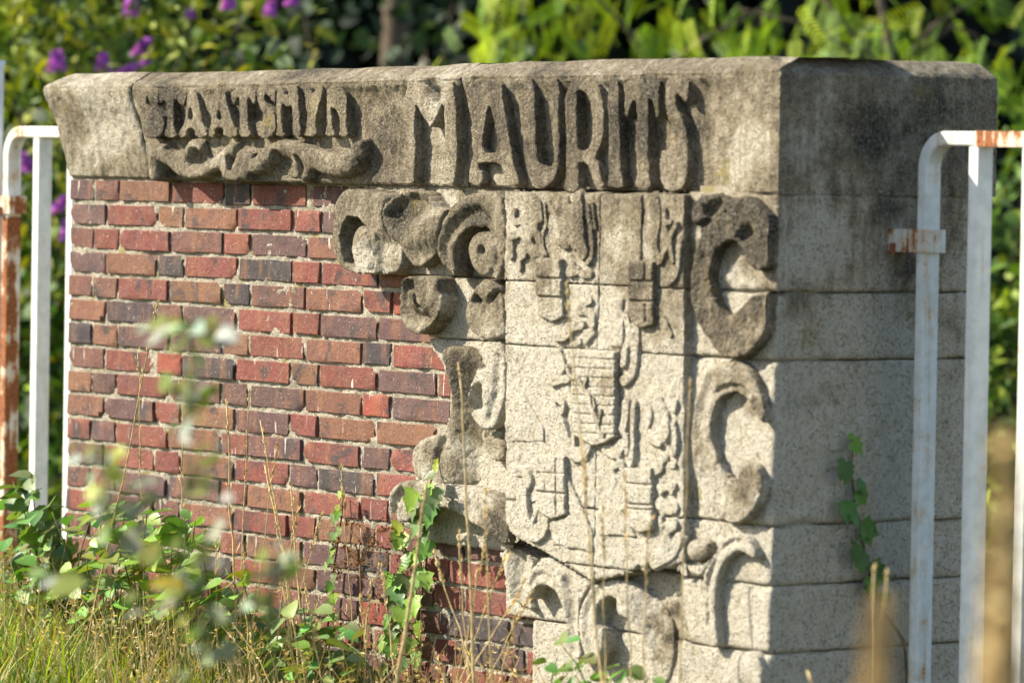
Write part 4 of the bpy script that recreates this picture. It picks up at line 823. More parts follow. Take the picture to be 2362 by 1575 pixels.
ivy('young ivy shoot climbing over the carved scroll stone beside the lowest curl', [(1004, 1062, .09), (1000, 1100, .105), (980, 1135, .115), (968, 1190, .105), (985, 1230, .06), (985, 1290, .045), (975, 1360, .045), (965, 1430, .045), (958, 1500, .045), (952, 1570, .045)], 'F',
    [(1008, 1062, .022, 170, 'y'), (1004, 1085, .03, 20, 'y'), (985, 1100, .055, -50, 'w'), (988, 1140, .05, 20, 'l'), (1000, 1158, .065, 0, 'w'), (945, 1165, .075, -40, 'l'), (952, 1185, .07, -20, 'w'), (995, 1185, .08, 30, 'd'), (985, 1205, .085, 5, 'd'), (960, 1215, .085, -25, 'm'), (912, 1228, .055, -30, 'y'), (915, 1258, .06, -20, 'l'), (980, 1250, .05, 20, 'm'), (975, 1275, .065, -10, 'm'), (950, 1295, .075, -30, 'l'), (925, 1310, .05, -70, 'l'), (905, 1350, .08, -40, 'm'), (960, 1345, .075, 20, 'm'), (930, 1360, .07, -10, 'w'), (985, 1350, .06, 40, 'l'),
     (915, 1415, .07, -30, 'w'), (955, 1410, .075, 10, 'l'), (935, 1435, .065, -15, 'm'), (905, 1440, .05, -50, 'w'), (965, 1460, .055, 20, 'l'), (905, 1480, .06, -30, 'm'), (940, 1500, .06, 0, 'l'), (885, 1500, .05, -40, 'w'), (960, 1530, .055, 15, 'm'), (925, 1540, .05, -10, 'd')], 201)
ivy('thin ivy strand with small leaves climbing the bricks left of the carved stone', [(790, 1140, .036), (789, 1180, .040), (784, 1220, .040), (776, 1270, .040), (768, 1320, .040), (764, 1380, .040), (755, 1440, .044)], 'F',
    [(783, 1145, .026, -20, 'l'), (780, 1175, .022, 0, 'y'), (776, 1190, .04, -40, 'm'), (772, 1200, .035, -10, 'w'), (782, 1230, .03, -20, 'w'), (768, 1245, .038, -20, 'm'), (764, 1258, .035, -20, 'w'), (765, 1275, .03, -40, 'l'), (758, 1300, .04, -30, 'm'), (750, 1312, .03, -50, 'w'), (768, 1340, .035, 10, 'w'), (756, 1362, .042, -20, 'm'), (770, 1385, .035, 20, 'l'), (755, 1405, .04, -20, 'm'), (762, 1415, .035, 0, 'w'), (770, 1435, .045, 20, 'm')], 202)
ivy('second ivy stem with pale leaves hanging beside the main shoot on the bricks', [(935, 1240, .045), (932, 1290, .05), (920, 1340, .05), (912, 1400, .05), (900, 1460, .05), (890, 1530, .055)], 'F',
    [(925, 1255, .05, -30, 'l'), (908, 1262, .045, -20, 'w'), (938, 1300, .05, 20, 'm'), (925, 1315, .055, -10, 'l'), (893, 1345, .05, -40, 'm'), (920, 1375, .06, 15, 'd'), (898, 1395, .05, -20, 'w'), (925, 1425, .055, 25, 'l'), (890, 1440, .045, -40, 'm'), (908, 1465, .05, 0, 'w'), (880, 1490, .05, -30, 'l'), (905, 1515, .055, 20, 'm'), (880, 1550, .05, -20, 'w')], 203)
ivy('dark green ivy vine climbing the shaded stone end of the wall', [(1967, 1000, .004), (1968, 1030, .006), (1962, 1085, .006), (1970, 1140, .006), (1975, 1190, .006), (1990, 1240, .006), (1996, 1290, .006), (2008, 1330, .008), (2030, 1395, .008), (2060, 1440, .01), (2095, 1490, .012)], 'E',
    [(1964, 1000, .025, 170, 'm'), (1980, 1035, .045, 40, 'm'), (1945, 1088, .05, -40, 'd'), (1952, 1105, .045, -10, 'd'), (1995, 1130, .055, 40, 'd'), (1990, 1150, .045, 10, 'd'), (1955, 1185, .055, -30, 'd'), (1975, 1200, .045, 20, 'd'), (2012, 1225, .06, 50, 'd'), (2004, 1245, .05, 10, 'd'), (1970, 1282, .055, -20, 'd'), (1988, 1305, .05, 10, 'd'), (2030, 1318, .055, 50, 'd'), (2045, 1332, .05, 60, 'd'), (2015, 1355, .05, 0, 'd'), (2008, 1372, .045, -20, 'd'), (2040, 1388, .04, 30, 'd')], 204)

# ------------------------------------------------------------------ grass, ground cover
def grass_field():
    N = 30000; V = []; F = []; C = []; base = 0; r = RNG
    for k in range(N):
        y = -.06 - 2.4 * r.random() ** 1.4; x = -4.6 + 5.3 * r.random(); 
        left = np.clip((-.9 - x) / 1.2, 0, 1)
        if r.random() > .25 + .75 * left: continue
        hmax = .10 + .15 * left; h = hmax * r.uniform(.45, 1.15) * (1.2 if r.random() < .08 else 1); w = r.uniform(.0018, .0042); a = r.uniform(0, 6.28); ln = r.uniform(.1, .7) * h
        d = np.array([math.cos(a), math.sin(a)]); s = np.array([-d[1], d[0]])
        kind = r.random(); dry = kind < .16 + .2 * (1 - left)
        col = np.array([.50, .37, .14]) * r.uniform(.7, 1.2) if dry else (np.array([.27, .38, .03]) * r.uniform(.6, 1.5) if kind < .75 else np.array([.14, .26, .03]) * r.uniform(.6, 1.3))
        for i, t in enumerate((0, .4, .75)):
            ww = w * (1 - .55 * t); cx = x + d[0] * ln * t * t; cy = min(-.03, y + d[1] * ln * t * t); z = h * t * (1 - .12 * t)
            V += [(cx - s[0] * ww, cy - s[1] * ww, z), (cx + s[0] * ww, cy + s[1] * ww, z)]; C += [col * (.75 + .35 * t)] * 2
        V.append((x + d[0] * ln, min(-.03, y + d[1] * ln), h * .9)); C.append(col * 1.1)
        F += [(base, base + 1, base + 3, base + 2), (base + 2, base + 3, base + 5, base + 4), (base + 4, base + 5, base + 6)]; base += 7
    o = mesh_obj('grass', V, F, GRASS, cols=np.array(C)); tag(o, 'green and straw coloured grass growing along the foot of the wall', 'grass', kind='stuff')
grass_field()
def dry_field():
    r = np.random.default_rng(77); V, F, C = [], [], []; b = 0
    for k in range(1700):
        x = -3.0 + 2.85 * r.random() ** .8; y = -r.uniform(.08, .8); t0 = np.clip((x + 3.0) / 2.85, 0, 1)
        h = r.uniform(.18, .52) * (1 - .5 * t0); a = r.uniform(0, 6.28); ln = h * r.uniform(.1, .9); d = np.array([math.cos(a), .6 * math.sin(a)]); w = r.uniform(.0009, .0018); col = np.array([.56, .42, .19]) * r.uniform(.6, 1.15)
        if r.random() > 1 - .55 * t0: continue
        rows = [(x + d[0] * ln * q * q, min(-.035, y + d[1] * ln * q * q), h * q * (1 - .25 * q * ln / h)) for q in (0, .35, .7, 1)]
        for i, p in enumerate(rows):
            ww = w * (1 - .2 * i); V += [(p[0] - ww * .8, p[1] - ww * .6, p[2]), (p[0] + ww * .8, p[1] + ww * .6, p[2])]; C += [col] * 2
        F += [(b + 2 * i, b + 2 * i + 1, b + 2 * i + 3, b + 2 * i + 2) for i in range(3)]; b += 8
        for j in range(r.integers(0, 9)):
            q = r.uniform(.72, 1.); i = 2; p = np.array(rows[2]) + (np.array(rows[3]) - np.array(rows[2])) * (q - .7) / .3; o = r.normal(0, 1, 3) * np.array([.008, .008, .006]); n = p + o + np.array([0, 0, .004]); sd = np.array([.0016, .001, .0016])
            V += [tuple(p), tuple((p + n) / 2 + sd), tuple(n), tuple((p + n) / 2 - sd)]; C += [col * 1.1] * 4; F.append((b, b + 1, b + 2, b + 3)); b += 4
    o = mesh_obj('dry_grass', V, F, GRASS, cols=np.clip(np.array(C), 0, 1)); tag(o, 'thin straw coloured dry grass mixed along the foot of the wall', 'dry grass', kind='stuff')
dry_field()

# ------------------------------------------------------------------ dry grass stalks crossing the wall
def front_point(px, py, dist):
    x, z = P(px, py, dist); return Vector((x, -dist, z))
def dry_stalk(parent, p0, p1, bend, r, seed, head=.3, dens=26):
    rr = random.Random(seed); p0, p1 = Vector(p0), Vector(p1); n = 12; pts = []; L = (p1 - p0).length
    for i in range(n + 1):
        t = i / n; pts.append(p0.lerp(p1, t) + Vector((bend * math.sin(math.pi * t), 0, 0)) + Vector((rr.uniform(-1, 1), rr.uniform(-1, 1), 0)) * .003)
    st = stem('stalk', pts, r * 1.25, r * .6, STRAW, parent, 5)
    V = []; F = []; b = 0
    for k in range(dens):
        t = 1 - head * rr.random(); i = min(n - 1, int(t * n)); q = pts[i].lerp(pts[i + 1], t * n - i); ax = (pts[i + 1] - pts[i]).normalized()
        s = rr.uniform(.009, .019); a = rr.uniform(0, 6.28); o = Vector((math.cos(a), math.sin(a), 0)); dn = (ax + o * rr.uniform(.15, .6)).normalized(); sd = dn.cross(o).normalized() * s * .2
        V += [q, q + dn * s * .5 + sd, q + dn * s, q + dn * s * .5 - sd, q + dn * s * .5 + o * s * .15]; F += [(b, b + 1, b + 4), (b + 1, b + 2, b + 4), (b + 2, b + 3, b + 4), (b + 3, b, b + 4)]; b += 5
    tag(mesh_obj('seed_head', V, F, STRAW, parent, False), kind='stuff')
def tuft(label, stalks, seed, name='dry_grass_tuft'):
    "stalks: (top px, py, base px, dist in front of the wall, radius, head)"
    f = stalks[0]; gx = P(f[2], 1500, f[3])[0]; e = empty(name, (gx, -f[3], 0), label, 'dry grass')
    for k, s in enumerate(stalks):
        top = front_point(s[0], s[1], s[3]); bx = P(s[2], 1560, s[3])[0]
        dry_stalk(e, (bx, -s[3], 0), top, s[6] if len(s) > 6 else random.uniform(-.02, .02), s[4], seed * 17 + k, s[5], 26 if s[5] > .1 else 6)
    return e
tuft('long dry grass stalk leaning left across the left bricks', [(362, 700, 165, .45, .0022, .22, .01), (319, 812, 350, .45, .0018, .35, -.01)], 1)
tuft('tuft of straw stalks with seed heads in front of the middle bricks', [(522, 920, 570, .4, .003, .35, -.01), (578, 905, 545, .4, .002, .3), (600, 970, 690, .4, .0022, .45, .03), (420, 985, 450, .4, .002, .3), (640, 1010, 545, .4, .0016, .2)], 2)
tuft('bushy dry grass heads left of the thin ivy strand', [(610, 1075, 700, .35, .003, .4, .03), (665, 1110, 705, .35, .0026, .4, .02), (690, 1160, 620, .35, .002, .25), (740, 1190, 600, .35, .0016, .2)], 3)
tuft('single thin straw standing beside the thin ivy strand', [(786, 1075, 822, .12, .0016, .2, .01)], 4)
tuft('tall straw stalk rising in front of the concave stone edge', [(1058, 835, 1095, .5, .0034, .1, .015), (1120, 1130, 1150, .5, .002, .3)], 5)
tuft('straw stalk standing across the middle of the stone shield', [(1308, 655, 1420, .55, .0022, .12, .0), (1345, 1020, 1440, .55, .0018, .2)], 6)
tuft('group of thin straws in front of the lower right of the shield', [(1592, 870, 1560, .5, .0018, .08, .0), (1440, 1090, 1470, .5, .0018, .25), (1500, 1190, 1500, .5, .0018, .25), (1390, 1150, 1410, .5, .0018, .2)], 7)
tuft('fan of fine dry stems spreading in front of the lower bricks', [(1165, 1285, 1010, .4, .002, .25), (1215, 1330, 985, .4, .0018, .2), (1060, 1230, 1100, .4, .0022, .25), (1120, 1240, 1000, .4, .0018, .2), (1230, 1360, 1040, .4, .0016, .2), (985, 1110, 870, .75, .0045, .18, .01), (880, 1310, 960, .4, .002, .2), (1000, 1270, 1170, .4, .002, .15), (1190, 1420, 1070, .4, .0016, .2)], 8)
tuft('dry drooping grass at the foot of the middle bricks', [(860, 1330, 800, .3, .002, .25), (700, 1330, 780, .4, .002, .3), (640, 1300, 690, .4, .0022, .3), (830, 1370, 905, .3, .002, .25), (730, 1390, 690, .4, .0018, .3), (560, 1260, 600, .45, .002, .3), (500, 1240, 520, .45, .002, .25)], 9)
tuft('two pale straws in front of the shaded stone end', [(2018, 1300, 2008, .6, .0032, .06, 0), (2045, 1310, 2012, .6, .0026, .06, 0), (1860, 1545, 1960, .6, .003, .3, .03)], 10)
# very near, strongly out of focus dry dock stalks at the lower right
def dock(label, px, py, depth, r, seed, lean):
    rr = random.Random(seed); top = PD(px, py, depth); e = empty('dry_dock_stalk', (top.x - lean, top.y, 0), label, 'dry weed')
    pts = [Vector((top.x - lean, top.y, 0)).lerp(top, t) + Vector((rr.uniform(-.004, .004), rr.uniform(-.004, .004), 0)) for t in np.linspace(0, 1, 10)]
    stem('stalk', pts, r, r * .6, STRAW, e, 7); V = []; F = []; b = 0
    for k in range(1300):
        t = 1 - .40 * rr.random() ** .9; q = pts[0].lerp(top, t); a = rr.uniform(0, 6.28); rad = (.006 + .075 * (1 - t)) * rr.random() + .002; c = q + Vector((math.cos(a) * rad, math.sin(a) * rad, rr.uniform(-.01, .01))); s = rr.uniform(.005, .010); o = Vector((rr.uniform(-1, 1), rr.uniform(-1, 1), rr.uniform(-1, 1))).normalized(); u = o.orthogonal().normalized() * s; w = o.cross(u)
        V += [c + u, c + w, c - u, c - w]; F.append((b, b + 1, b + 2, b + 3)); b += 4
    tag(mesh_obj('seed_cluster', V, F, STRAW, e, False), kind='stuff')
dock('blurred tan dock stalk close to the camera at the right picture edge', 2318, 1010, 4.7, .006, 31, -.03)
dock('short blurred tan dock stalk in front of the ivy on the stone end', 2035, 1395, 4.6, .005, 32, .05)

# ------------------------------------------------------------------ pale leaved weeds, out of focus in front of the bricks
def weed(label, px, py, depth, spread, n, seed, pts=None, name='pale_leaved_weed', size=(.03, .05)):
    rr = random.Random(seed); top = PD(px, py, depth); base = Vector((top.x + rr.uniform(-.05, .05), top.y, 0)); e = empty(name, base, label, 'weed')
    axis = [base.lerp(top, t) + Vector((math.sin(t * 5 + seed) * .012, 0, 0)) for t in np.linspace(0, 1, 9)]
    stem('stem', axis, .0035, .0016, GSTEM, e)
    for qx, qy, s, tone in [q for p in pts for q in (p, (p[0] + rr.uniform(-40, 40), p[1] + rr.uniform(-30, 36), p[2] * rr.uniform(.5, .85), rr.choice('wgp')), (p[0] + rr.uniform(-32, 32), p[1] + rr.uniform(-26, 30), p[2] * rr.uniform(.6, .95), rr.choice('wgyp' + p[3])))]:
        c = PD(qx, qy, depth + rr.uniform(-.08, .08)); near = min(axis, key=lambda t: (t - c).length + abs(t.z - c.z + .02))
        dv = (c - near); dv.z *= .5
        if dv.length < .01: dv = Vector((rr.uniform(-1, 1), rr.uniform(-1, 1), .2))
        stem('leaf_stalk', [near, (near + c) / 2 + Vector((0, 0, .008)), c - dv.normalized() * s * .5], .0012, .001, GSTEM, e, 4)
        col = {'w': (.30, .34, .24), 'g': (.16, .25, .05), 'y': (.38, .36, .03), 'p': (.26, .28, .18)}[tone]
        nn = Vector((-.45, -.8, .6)) + Vector((rr.uniform(-.6, .6), rr.uniform(-.4, .4), rr.uniform(-.3, .5)))
        put_leaf(rr.choice((OVAL_ME, ROUND_ME)), e, c - dv.normalized() * s * .5, dv, nn, s, tuple(k * rr.uniform(.85, 1.15) for k in col))
    return e
weed('tall blurred weed with whitish leaves in front of the left bricks', 430, 745, 7.7, .1, 0, 41, [(360, 775, .055, 'w'), (400, 760, .05, 'g'), (425, 785, .055, 'y'), (455, 755, .05, 'w'), (490, 760, .055, 'w'), (478, 785, .05, 'p'), (430, 835, .03, 'w'), (455, 850, .03, 'g'), (380, 880, .04, 'w'), (425, 905, .05, 'p'), (445, 915, .04, 'w'), (480, 905, .045, 'g'), (440, 945, .04, 'g'), (430, 1000, .055, 'w'), (465, 1030, .03, 'g'), (480, 1060, .045, 'w'), (465, 1100, .05, 'p'), (490, 1120, .045, 'w')])
weed('blurred weed with yellow and white leaves low in front of the leftmost bricks', 240, 1035, 7.8, .1, 0, 42, [(195, 1045, .045, 'w'), (210, 1085, .05, 'w'), (255, 1060, .05, 'y'), (265, 1090, .05, 'y'), (275, 1110, .04, 'g'), (210, 1130, .055, 'y'), (330, 1115, .05, 'w'), (235, 1165, .06, 'p'), (310, 1180, .045, 'w'), (345, 1150, .04, 'w'), (150, 1350, .06, 'w'), (110, 1345, .05, 'w'), (240, 1230, .05, 'g'), (300, 1250, .05, 'p')])
weed('blurred weed with pale leaves in front of the lower middle grass', 480, 1240, 7.7, .1, 0, 43, [(490, 1230, .05, 'w'), (440, 1260, .05, 'g'), (470, 1275, .045, 'y'), (340, 1280, .05, 'p'), (385, 1345, .055, 'y'), (455, 1340, .05, 'w'), (330, 1400, .05, 'w'), (430, 1420, .06, 'y'), (500, 1415, .05, 'p'), (455, 1455, .055, 'w'), (470, 1490, .05, 'p'), (520, 1500, .05, 'w'), (395, 1380, .05, 'w'), (430, 1545, .05, 'p'), (400, 1370, .05, 'g')])
weed('blurred pale weed in front of the lower bricks beside the straws', 640, 1330, 7.8, .1, 0, 44, [(615, 1290, .06, 'p'), (660, 1310, .055, 'p'), (630, 1340, .05, 'w'), (600, 1380, .055, 'w'), (690, 1300, .05, 'p'), (625, 1390, .05, 'g'), (590, 1330, .045, 'w'), (655, 1290, .05, 'g')])
# bramble with broad green leaves at the foot of the left bricks
def bramble(label, spots, seed, dist, size=(.035, .07), tone=(.19, .30, .045), plane=None):
    rr = random.Random(seed); c0 = front_point(spots[0][0], 1500, dist); e = empty('bramble', (c0.x, -dist, 0), label, 'bramble')
    for px, py in [q for p in spots for q in (p, (p[0] + rr.uniform(-45, 45), p[1] + rr.uniform(-10, 70)))]:
        dd = dist + rr.uniform(-.12, .12); tip = front_point(px, py, dd); b = Vector((tip.x + rr.uniform(-.1, .1), -dist, 0)); mid = (tip + b) / 2 + Vector((rr.uniform(-.05, .05), 0, .05))
        ax = [b, b.lerp(mid, .5), mid, mid.lerp(tip, .5) + Vector((0, 0, .015)), tip]; stem('cane', ax, .0028, .0014, GSTEM, e, 5)
        for k in range(7):
            a = rr.uniform(0, 6.28); dv = Vector((math.cos(a), .5 * math.sin(a) - .2, rr.uniform(-.35, .15))); s = rr.uniform(*size)
            nn = Vector((-.45, -.5, .8)) + Vector((rr.uniform(-.5, .5), rr.uniform(-.4, .4), rr.uniform(-.2, .4)))
            col = tuple(t * rr.uniform(.7, 1.45) for t in tone); put_leaf(rr.choice((ROUND_ME, OVAL_ME)), e, tip + Vector((rr.uniform(-.05, .05), rr.uniform(-.04, .04), rr.uniform(-.08, .015))), dv, nn, s, col)
    return e
bramble('broad leaved green bramble at the foot of the left bricks', [(230, 1170), (290, 1150), (340, 1180), (400, 1190), (360, 1230), (430, 1240), (300, 1250), (200, 1290), (260, 1300), (330, 1310), (450, 1200), (470, 1290), (520, 1310), (220, 1350), (400, 1320)], 51, .42)
bramble('low bramble mat in front of the leftmost bricks and railing foot', [(30, 1110), (70, 1150), (120, 1180), (50, 1200), (20, 1260), (110, 1250), (180, 1280), (80, 1300), (150, 1330), (30, 1340), (60, 1400), (160, 1400)], 52, .25, (.045, .08), (.14, .24, .045))
bramble('small leafy weeds at the foot of the middle bricks', [(700, 1400), (640, 1420), (740, 1420), (760, 1450), (690, 1450), (560, 1400), (600, 1460), (780, 1480), (720, 1500), (650, 1490), (560, 1330), (520, 1370)], 53, .3, (.035, .065), (.17, .27, .06))
bramble('tiny green weeds at the foot of the carved stone', [(1460, 1560), (1440, 1550), (1330, 1560), (1290, 1480)], 54, .4, (.03, .05), (.12, .22, .03))
# dried umbel in front of the bricks, between the ivy strands
def umbel():
    rr = random.Random(61); base = front_point(835, 1450, .1); base.z = 0; e = empty('dried_umbel', base, 'dried brown flower umbel between the two ivy plants', 'dry weed')
    hub = front_point(830, 1300, .1); stem('stalk', [base, base.lerp(hub, .5) + Vector((.01, 0, 0)), hub], .003, .002, HEAD, e, 5); V = []; F = []; b = 0
    for k in range(34):
        tip = front_point(rr.uniform(755, 905), rr.uniform(1195, 1330), .1 + rr.uniform(-.05, .05)); stem('spoke', [hub, hub.lerp(tip, .6) + Vector((0, 0, .01)), tip], .0008, .0006, HEAD, e, 4)
        for j in range(5):
            c = tip + Vector((rr.uniform(-.012, .012), rr.uniform(-.012, .012), rr.uniform(-.008, .008))); s = rr.uniform(.0025, .0045)
            V += [c + Vector(q) * s for q in ((1, 0, 0), (-1, 0, 0), (0, 1, 0), (0, -1, 0), (0, 0, 1), (0, 0, -1))]; F += [tuple(b + i for i in t) for t in ((0, 2, 4), (2, 1, 4), (1, 3, 4), (3, 0, 4), (2, 0, 5), (1, 2, 5), (3, 1, 5), (0, 3, 5))]; b += 6
    tag(mesh_obj('seed_cluster', V, F, HEAD, e, False), kind='stuff')
umbel()

# ------------------------------------------------------------------ background planting
RIGHT = Vector(RC[0]); FWD = Vector(RC[2])
def crown(name, n, boxpx, depth, dd, tmpl, size, palette, parent, seed, out=.6, mat=None, clump=None, droop=0):
    "leaves through a volume spanning px box, at depth+-dd; clumped for light and dark masses"
    r = np.random.default_rng(seed); x0, y0, x1, y1 = boxpx; cl = clump or 60
    cen = [np.array(PD(r.uniform(x0, x1), r.uniform(y0, y1), depth + r.uniform(-dd, dd))) for _ in range(cl)]; tone = r.uniform(.55, 1.35, cl); pal = r.integers(0, len(palette), cl)
    pos, dirs, nor, siz, col, tid = [], [], [], [], [], []
    for k in range(n):
        c = r.integers(0, cl); p = cen[c] + r.normal(0, 1, 3) * np.array([.18, .18, .14]); 
        if p[2] < .02: continue
        d = r.normal(0, 1, 3); d[2] -= droop + .3; nn = r.normal(0, .55, 3) + np.array([-.35, -.6, .75])
        cc = np.array(palette[pal[c] if r.random() < .7 else r.integers(0, len(palette))]) * tone[c] * r.uniform(.75, 1.3)
        pos.append(p); dirs.append(d); nor.append(nn); siz.append(r.uniform(*size)); col.append(cc); tid.append(r.integers(0, len(tmpl)))
    V, F, C = bake(tmpl, pos, dirs, nor, siz, col, tid); return mesh_obj(name, V, F, mat or LEAF, parent, cols=np.clip(C, 0, 1))
def limbs(parent, base, boxpx, depth, n, seed, r0=.018):
    rr = random.Random(seed)
    V = None
    for k in range(n):
        t = PD(rr.uniform(boxpx[0], boxpx[2]), rr.uniform(boxpx[1], boxpx[1] + (boxpx[3] - boxpx[1]) * .5), depth + rr.uniform(-.3, .3)); m = base.lerp(t, .5) + Vector((rr.uniform(-.1, .1), rr.uniform(-.1, .1), .15))
        stem('branch', [base, base.lerp(m, .5) + Vector((0, 0, .05)), m, m.lerp(t, .5) + Vector((0, 0, .05)), t], r0, r0 * .2, BARK, parent, 6)
def foot(px, depth):
    p = PD(px, 800, depth); return Vector((p.x, p.y, 0))
PIN_V, PIN_F = [], []
for k in range(11):                                   # a pinnate leaf: leaflets along a rachis of length 1
    for sd in (-1, 1):
        y = .08 + k * .085; lv, lf = leaf_mesh([(.01, 0), (.085, .25), (.10, .55), (.06, .85), (.005, 1)], .15, .1); sc = .24 if k < 8 else .19; a = math.radians(62) * sd; b = len(PIN_V)
        for v in lv * sc: PIN_V.append((v[0] * math.cos(a) + v[1] * math.sin(a), y - v[0] * math.sin(a) + v[1] * math.cos(a) * .8, v[2] - .25 * y * y))
        PIN_F += [tuple(i + b for i in f) for f in lf]
PINN = (np.array(PIN_V), PIN_F)
def crown_at(name, parent, seed, depth, dd, leaves, tmpl, size, palette, sd=(.1, .1, .1), droop=.3, mat=None):
    "leaves round given clump centres (px, py, count, tone)"
    r = np.random.default_rng(seed); pos, dirs, nor, siz, col, tid = [], [], [], [], [], []
    for px, py, n, tone in leaves:
        c = np.array(PD(px, py, depth + r.uniform(-dd, dd)))
        for k in range(n):
            d = r.normal(0, 1, 3); d[2] -= droop * 1.6; nn = r.normal(0, .45, 3) + np.array([-.35, -.6, .7]); cc = np.array(palette[r.integers(0, len(palette))]) * tone * r.uniform(.7, 1.3)
            pos.append(c + r.normal(0, 1, 3) * np.array(sd)); dirs.append(d); nor.append(nn); siz.append(r.uniform(*size)); col.append(cc); tid.append(r.integers(0, len(tmpl)))
    V, F, C = bake(tmpl, pos, dirs, nor, siz, col, tid); return mesh_obj(name, V, F, mat or LEAF, parent, cols=np.clip(C, 0, 1))
YG = [(.21, .27, .010), (.38, .37, .015), (.10, .18, .012), (.05, .10, .015), (.26, .30, .03)]
# butterfly bush with purple flower spikes behind the left part of the wall
D1 = 16.6
bb = empty('butterfly_bush', foot(300, D1), 'yellow green bush with purple flower spikes behind the left half of the wall', 'bush')
crown('crown', 4600, (-160, -160, 640, 900), D1, .6, [OVAL, LANCE], (.04, .09), YG, bb, 301, clump=90)
limbs(bb, foot(300, D1), (-50, -50, 600, 700), D1, 7, 302)
def spike(px, py, w, h, seed, tilt=0):
    rr = random.Random(seed); c = PD(px, py, D1 - .62); V = []; F = []; C = []; b = 0; k = D1 / FPX
    for i in range(150):
        t = rr.random(); a = rr.uniform(0, 6.28); R = .5 * (1 - .55 * t); o = Vector((0, 0, 0)) + RIGHT * (math.cos(a) * R * w * k + (t - .5) * tilt * k) + FWD * math.sin(a) * R * w * k; o.z += (t - .5) * h * k
        p = c + o; s = rr.uniform(.006, .011); n = Vector((rr.uniform(-1, 1), rr.uniform(-1.4, .4), rr.uniform(-.4, 1))).normalized(); u = n.orthogonal().normalized() * s; v = n.cross(u)
        V += [p + u, p + v, p - u, p - v]; F.append((b, b + 1, b + 2, b + 3)); C += [np.array((.62, .17, .80)) * rr.uniform(.6, 1.35)] * 4; b += 4
    return mesh_obj('flower_spike', V, F, PETAL, bb, False, cols=np.array(C))
for i, (px, py, w, h, ti) in enumerate([(302, 12, 34, 50, 6), (130, 140, 40, 44, 0), (238, 142, 28, 30, 0), (302, 158, 40, 34, 74), (330, 108, 30, 34, 20), (527, 2, 28, 34, 0), (624, 20, 26, 30, 6), (676, 0, 30, 24, 10), (60, 375, 26, 40, -14), (140, 470, 34, 36, 30), (152, 530, 20, 40, 0), (438, 30, 16, 20, 0)]): spike(px, py, w, h, 310 + i, ti)
# broad leaved dark bush in the gap
D2 = 18.2
sb = empty('sparse_dark_bush', foot(820, D2), 'sparse dark grey green bush in the shaded gap behind the wall', 'bush')
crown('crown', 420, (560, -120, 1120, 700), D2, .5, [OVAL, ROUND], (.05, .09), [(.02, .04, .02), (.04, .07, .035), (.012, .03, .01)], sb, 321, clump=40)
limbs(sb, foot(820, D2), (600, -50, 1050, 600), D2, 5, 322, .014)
# pinnate leaved shrub (two sprays) behind the right half
D3 = 17.2
ra = empty('pinnate_tree', foot(1420, D3), 'bright green tree with pinnate leaves and pale branch behind the shield', 'tree')
crown_at('crown', ra, 331, D3, .25, [(1110, 40, 5, 1.1), (1160, 20, 7, 1.2), (1200, 70, 8, 1.2), (1250, 50, 7, 1.1), (1290, 20, 6, 1.), (1230, 110, 8, 1.3), (1190, 130, 5, 1.2), (1330, 80, 4, .8), (1380, 40, 3, .7), (1130, 100, 5, 1.3), (1290, 120, 4, .9), (1450, 30, 6, .6), (1400, -60, 20, 1), (1200, -80, 26, 1), (1600, 30, 14, 1.)], [PINN], (.10, .17), [(.27, .42, .012), (.38, .47, .015), (.15, .28, .015)], (.09, .1, .07), .8)
fb = foot(1420, D3); stem('trunk', [fb, fb + Vector((.03, 0, .5)), PD(1490, 200, D3), PD(1620, 92, D3), PD(1760, 20, D3)], .02, .008, BARK, ra)
stem('branch', [PD(1500, 150, D3), PD(1450, 70, D3), PD(1380, 0, D3), PD(1320, -80, D3)], .011, .005, BARK, ra)
rb = empty('pinnate_tree', foot(2050, D3), 'large bright green tree with drooping pinnate leaves behind the wall corner', 'tree')
lv = [(px, py + 8, 6, t) for px, py, t in [(1570, 20, 1.), (1620, 60, 1.1), (1680, 30, 1.), (1740, 60, 1.1), (1800, 40, 1.05), (1860, 80, 1.1), (1700, 100, .9), (1770, 110, 1), (1640, 120, .8), (1920, 40, 1.), (1980, 70, 1.1), (2040, 30, 1.), (2080, 90, 1.), (2130, 40, .9), (2180, 20, .9), (2220, 100, 1.2), (2280, 90, 1.2), (2330, 60, 1.), (2320, 160, 1.25), (2340, 230, 1.2), (2310, 260, 1.1), (1900, 130, 1.), (1980, 140, .9), (2250, 150, 1.), (2150, 120, .9), (1750, -40, 1), (1950, -60, 1), (2150, -60, 1), (2300, -50, 1), (1850, -90, 1)]]
crown_at('crown', rb, 341, D3 - .3, .35, lv, [PINN], (.10, .18), [(.25, .40, .012), (.38, .46, .015), (.14, .27, .015)], (.09, .15, .045), .9)
fb = foot(2050, D3 - .3); stem('trunk', [fb, fb + Vector((.02, 0, .8)), PD(2060, 150, D3 - .3), PD(2000, -150, D3 - .3)], .028, .012, BARK, rb)
for a in ((1700, 20), (1850, -60), (2250, 0), (2340, 120)): stem('branch', [PD(2055, 180, D3 - .3), PD((2055 + a[0]) / 2, 60, D3 - .35), PD(a[0], a[1], D3 - .3)], .010, .004, BARK, rb)
# lower bush seen between the right railing bars
lb = empty('leafy_bush', foot(2360, 16.4), 'dark green bush seen through the right railing', 'bush')
crown('crown', 2200, (2150, 330, 2560, 1500), 16.4, .4, [OVAL, ROUND], (.045, .085), [(.13, .25, .025), (.24, .32, .02), (.07, .14, .025)], lb, 351, clump=50)
limbs(lb, foot(2360, 16.4), (2200, 350, 2500, 1200), 16.4, 4, 352, .012)
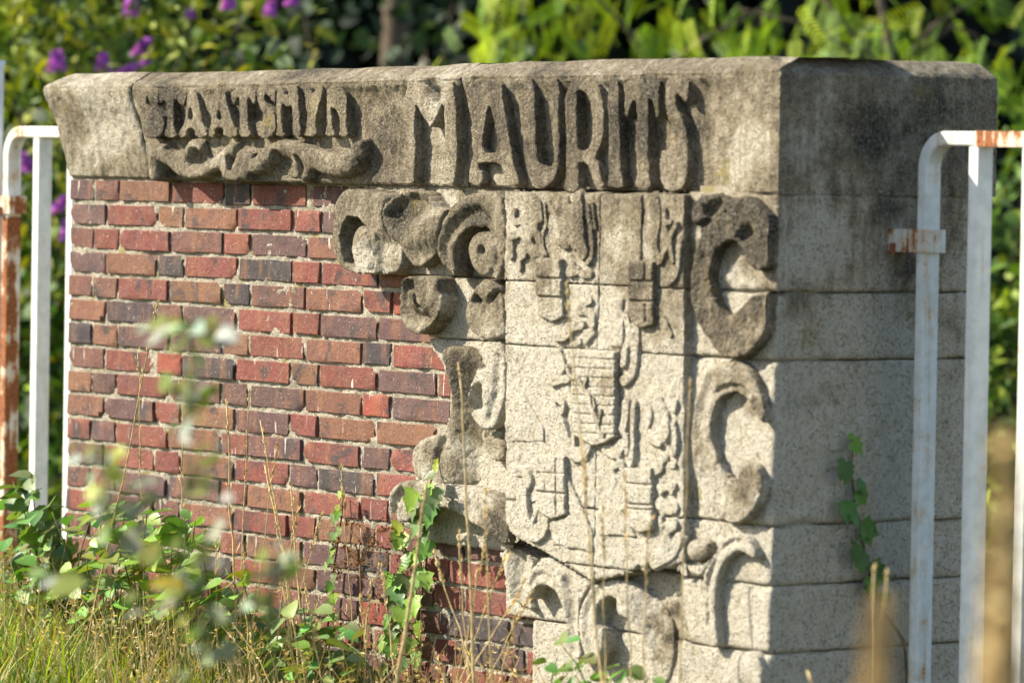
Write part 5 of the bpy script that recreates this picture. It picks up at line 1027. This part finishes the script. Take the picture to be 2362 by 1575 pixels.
# nettle-like bush seen between the left railing bars
nb = empty('leafy_bush', foot(60, 16.8), 'fresh green leafy bush seen through the left railing', 'bush')
crown('crown', 2600, (-200, 560, 330, 1420), 16.8, .4, [OVAL, ROUND], (.05, .09), [(.14, .28, .025), (.09, .20, .03), (.24, .36, .03)], nb, 361, clump=60)
limbs(nb, foot(60, 16.8), (-100, 600, 300, 1200), 16.8, 4, 362, .012)
# dense hedge closing the view, its shade put into near-black leaf colour
def hedge():
    r = np.random.default_rng(371); D = 20.5; pos, dirs, nor, siz, col, tid = [], [], [], [], [], []
    for k in range(15000):
        p = np.array(PD(r.uniform(-900, 3300), r.uniform(-1100, 1700), D + abs(r.normal(0, 1.0))))
        if p[2] < 0: continue
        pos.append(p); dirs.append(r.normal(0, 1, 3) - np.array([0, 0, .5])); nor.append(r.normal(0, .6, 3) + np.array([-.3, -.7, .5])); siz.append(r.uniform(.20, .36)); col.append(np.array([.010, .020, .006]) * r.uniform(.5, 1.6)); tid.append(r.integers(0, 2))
    V, F, C = bake([OVAL, ROUND], pos, dirs, nor, siz, col, tid); o = mesh_obj('hedge', V, F, LEAF, cols=C); tag(o, 'dense hedge closing the background, shade put into its dark leaf colour', 'hedge', kind='stuff')
    V, F = [], []
hedge()
# tall tree added so that its unseen crown, above the view, shades the hedge
def added_shade_tree():
    b = foot(880, 19.4); e = empty('added_shade_tree', b, 'tall tree added behind the wall, its unseen crown shading the hedge', 'tree')
    stem('trunk', [b, b + Vector((.05, 0, 1.5)), b + Vector((0, .1, 3)), b + Vector((.1, 0, 5))], .07, .04, BARK, e, 10); r = np.random.default_rng(381)
    pos, dirs, nor, siz, col, tid = [], [], [], [], [], []
    for k in range(5200):
        q = r.normal(0, 1, 3); q /= np.linalg.norm(q); q *= r.random() ** .4; p = np.array([b.x - .3, b.y - .2, 4.3]) + q * np.array([2.8, 1.8, 1.5])
        pos.append(p); dirs.append(r.normal(0, 1, 3)); nor.append(r.normal(0, .7, 3) + np.array([0, 0, .9])); siz.append(r.uniform(.10, .2)); col.append(np.array([.05, .10, .02]) * r.uniform(.6, 1.4)); tid.append(0)
    V, F, C = bake([OVAL], pos, dirs, nor, siz, col, tid); mesh_obj('crown', V, F, LEAF, e, cols=C)
added_shade_tree()
print("objects", len(bpy.data.objects), "tris", sum(len(p.vertices) - 2 for m in bpy.data.meshes for p in m.polygons))
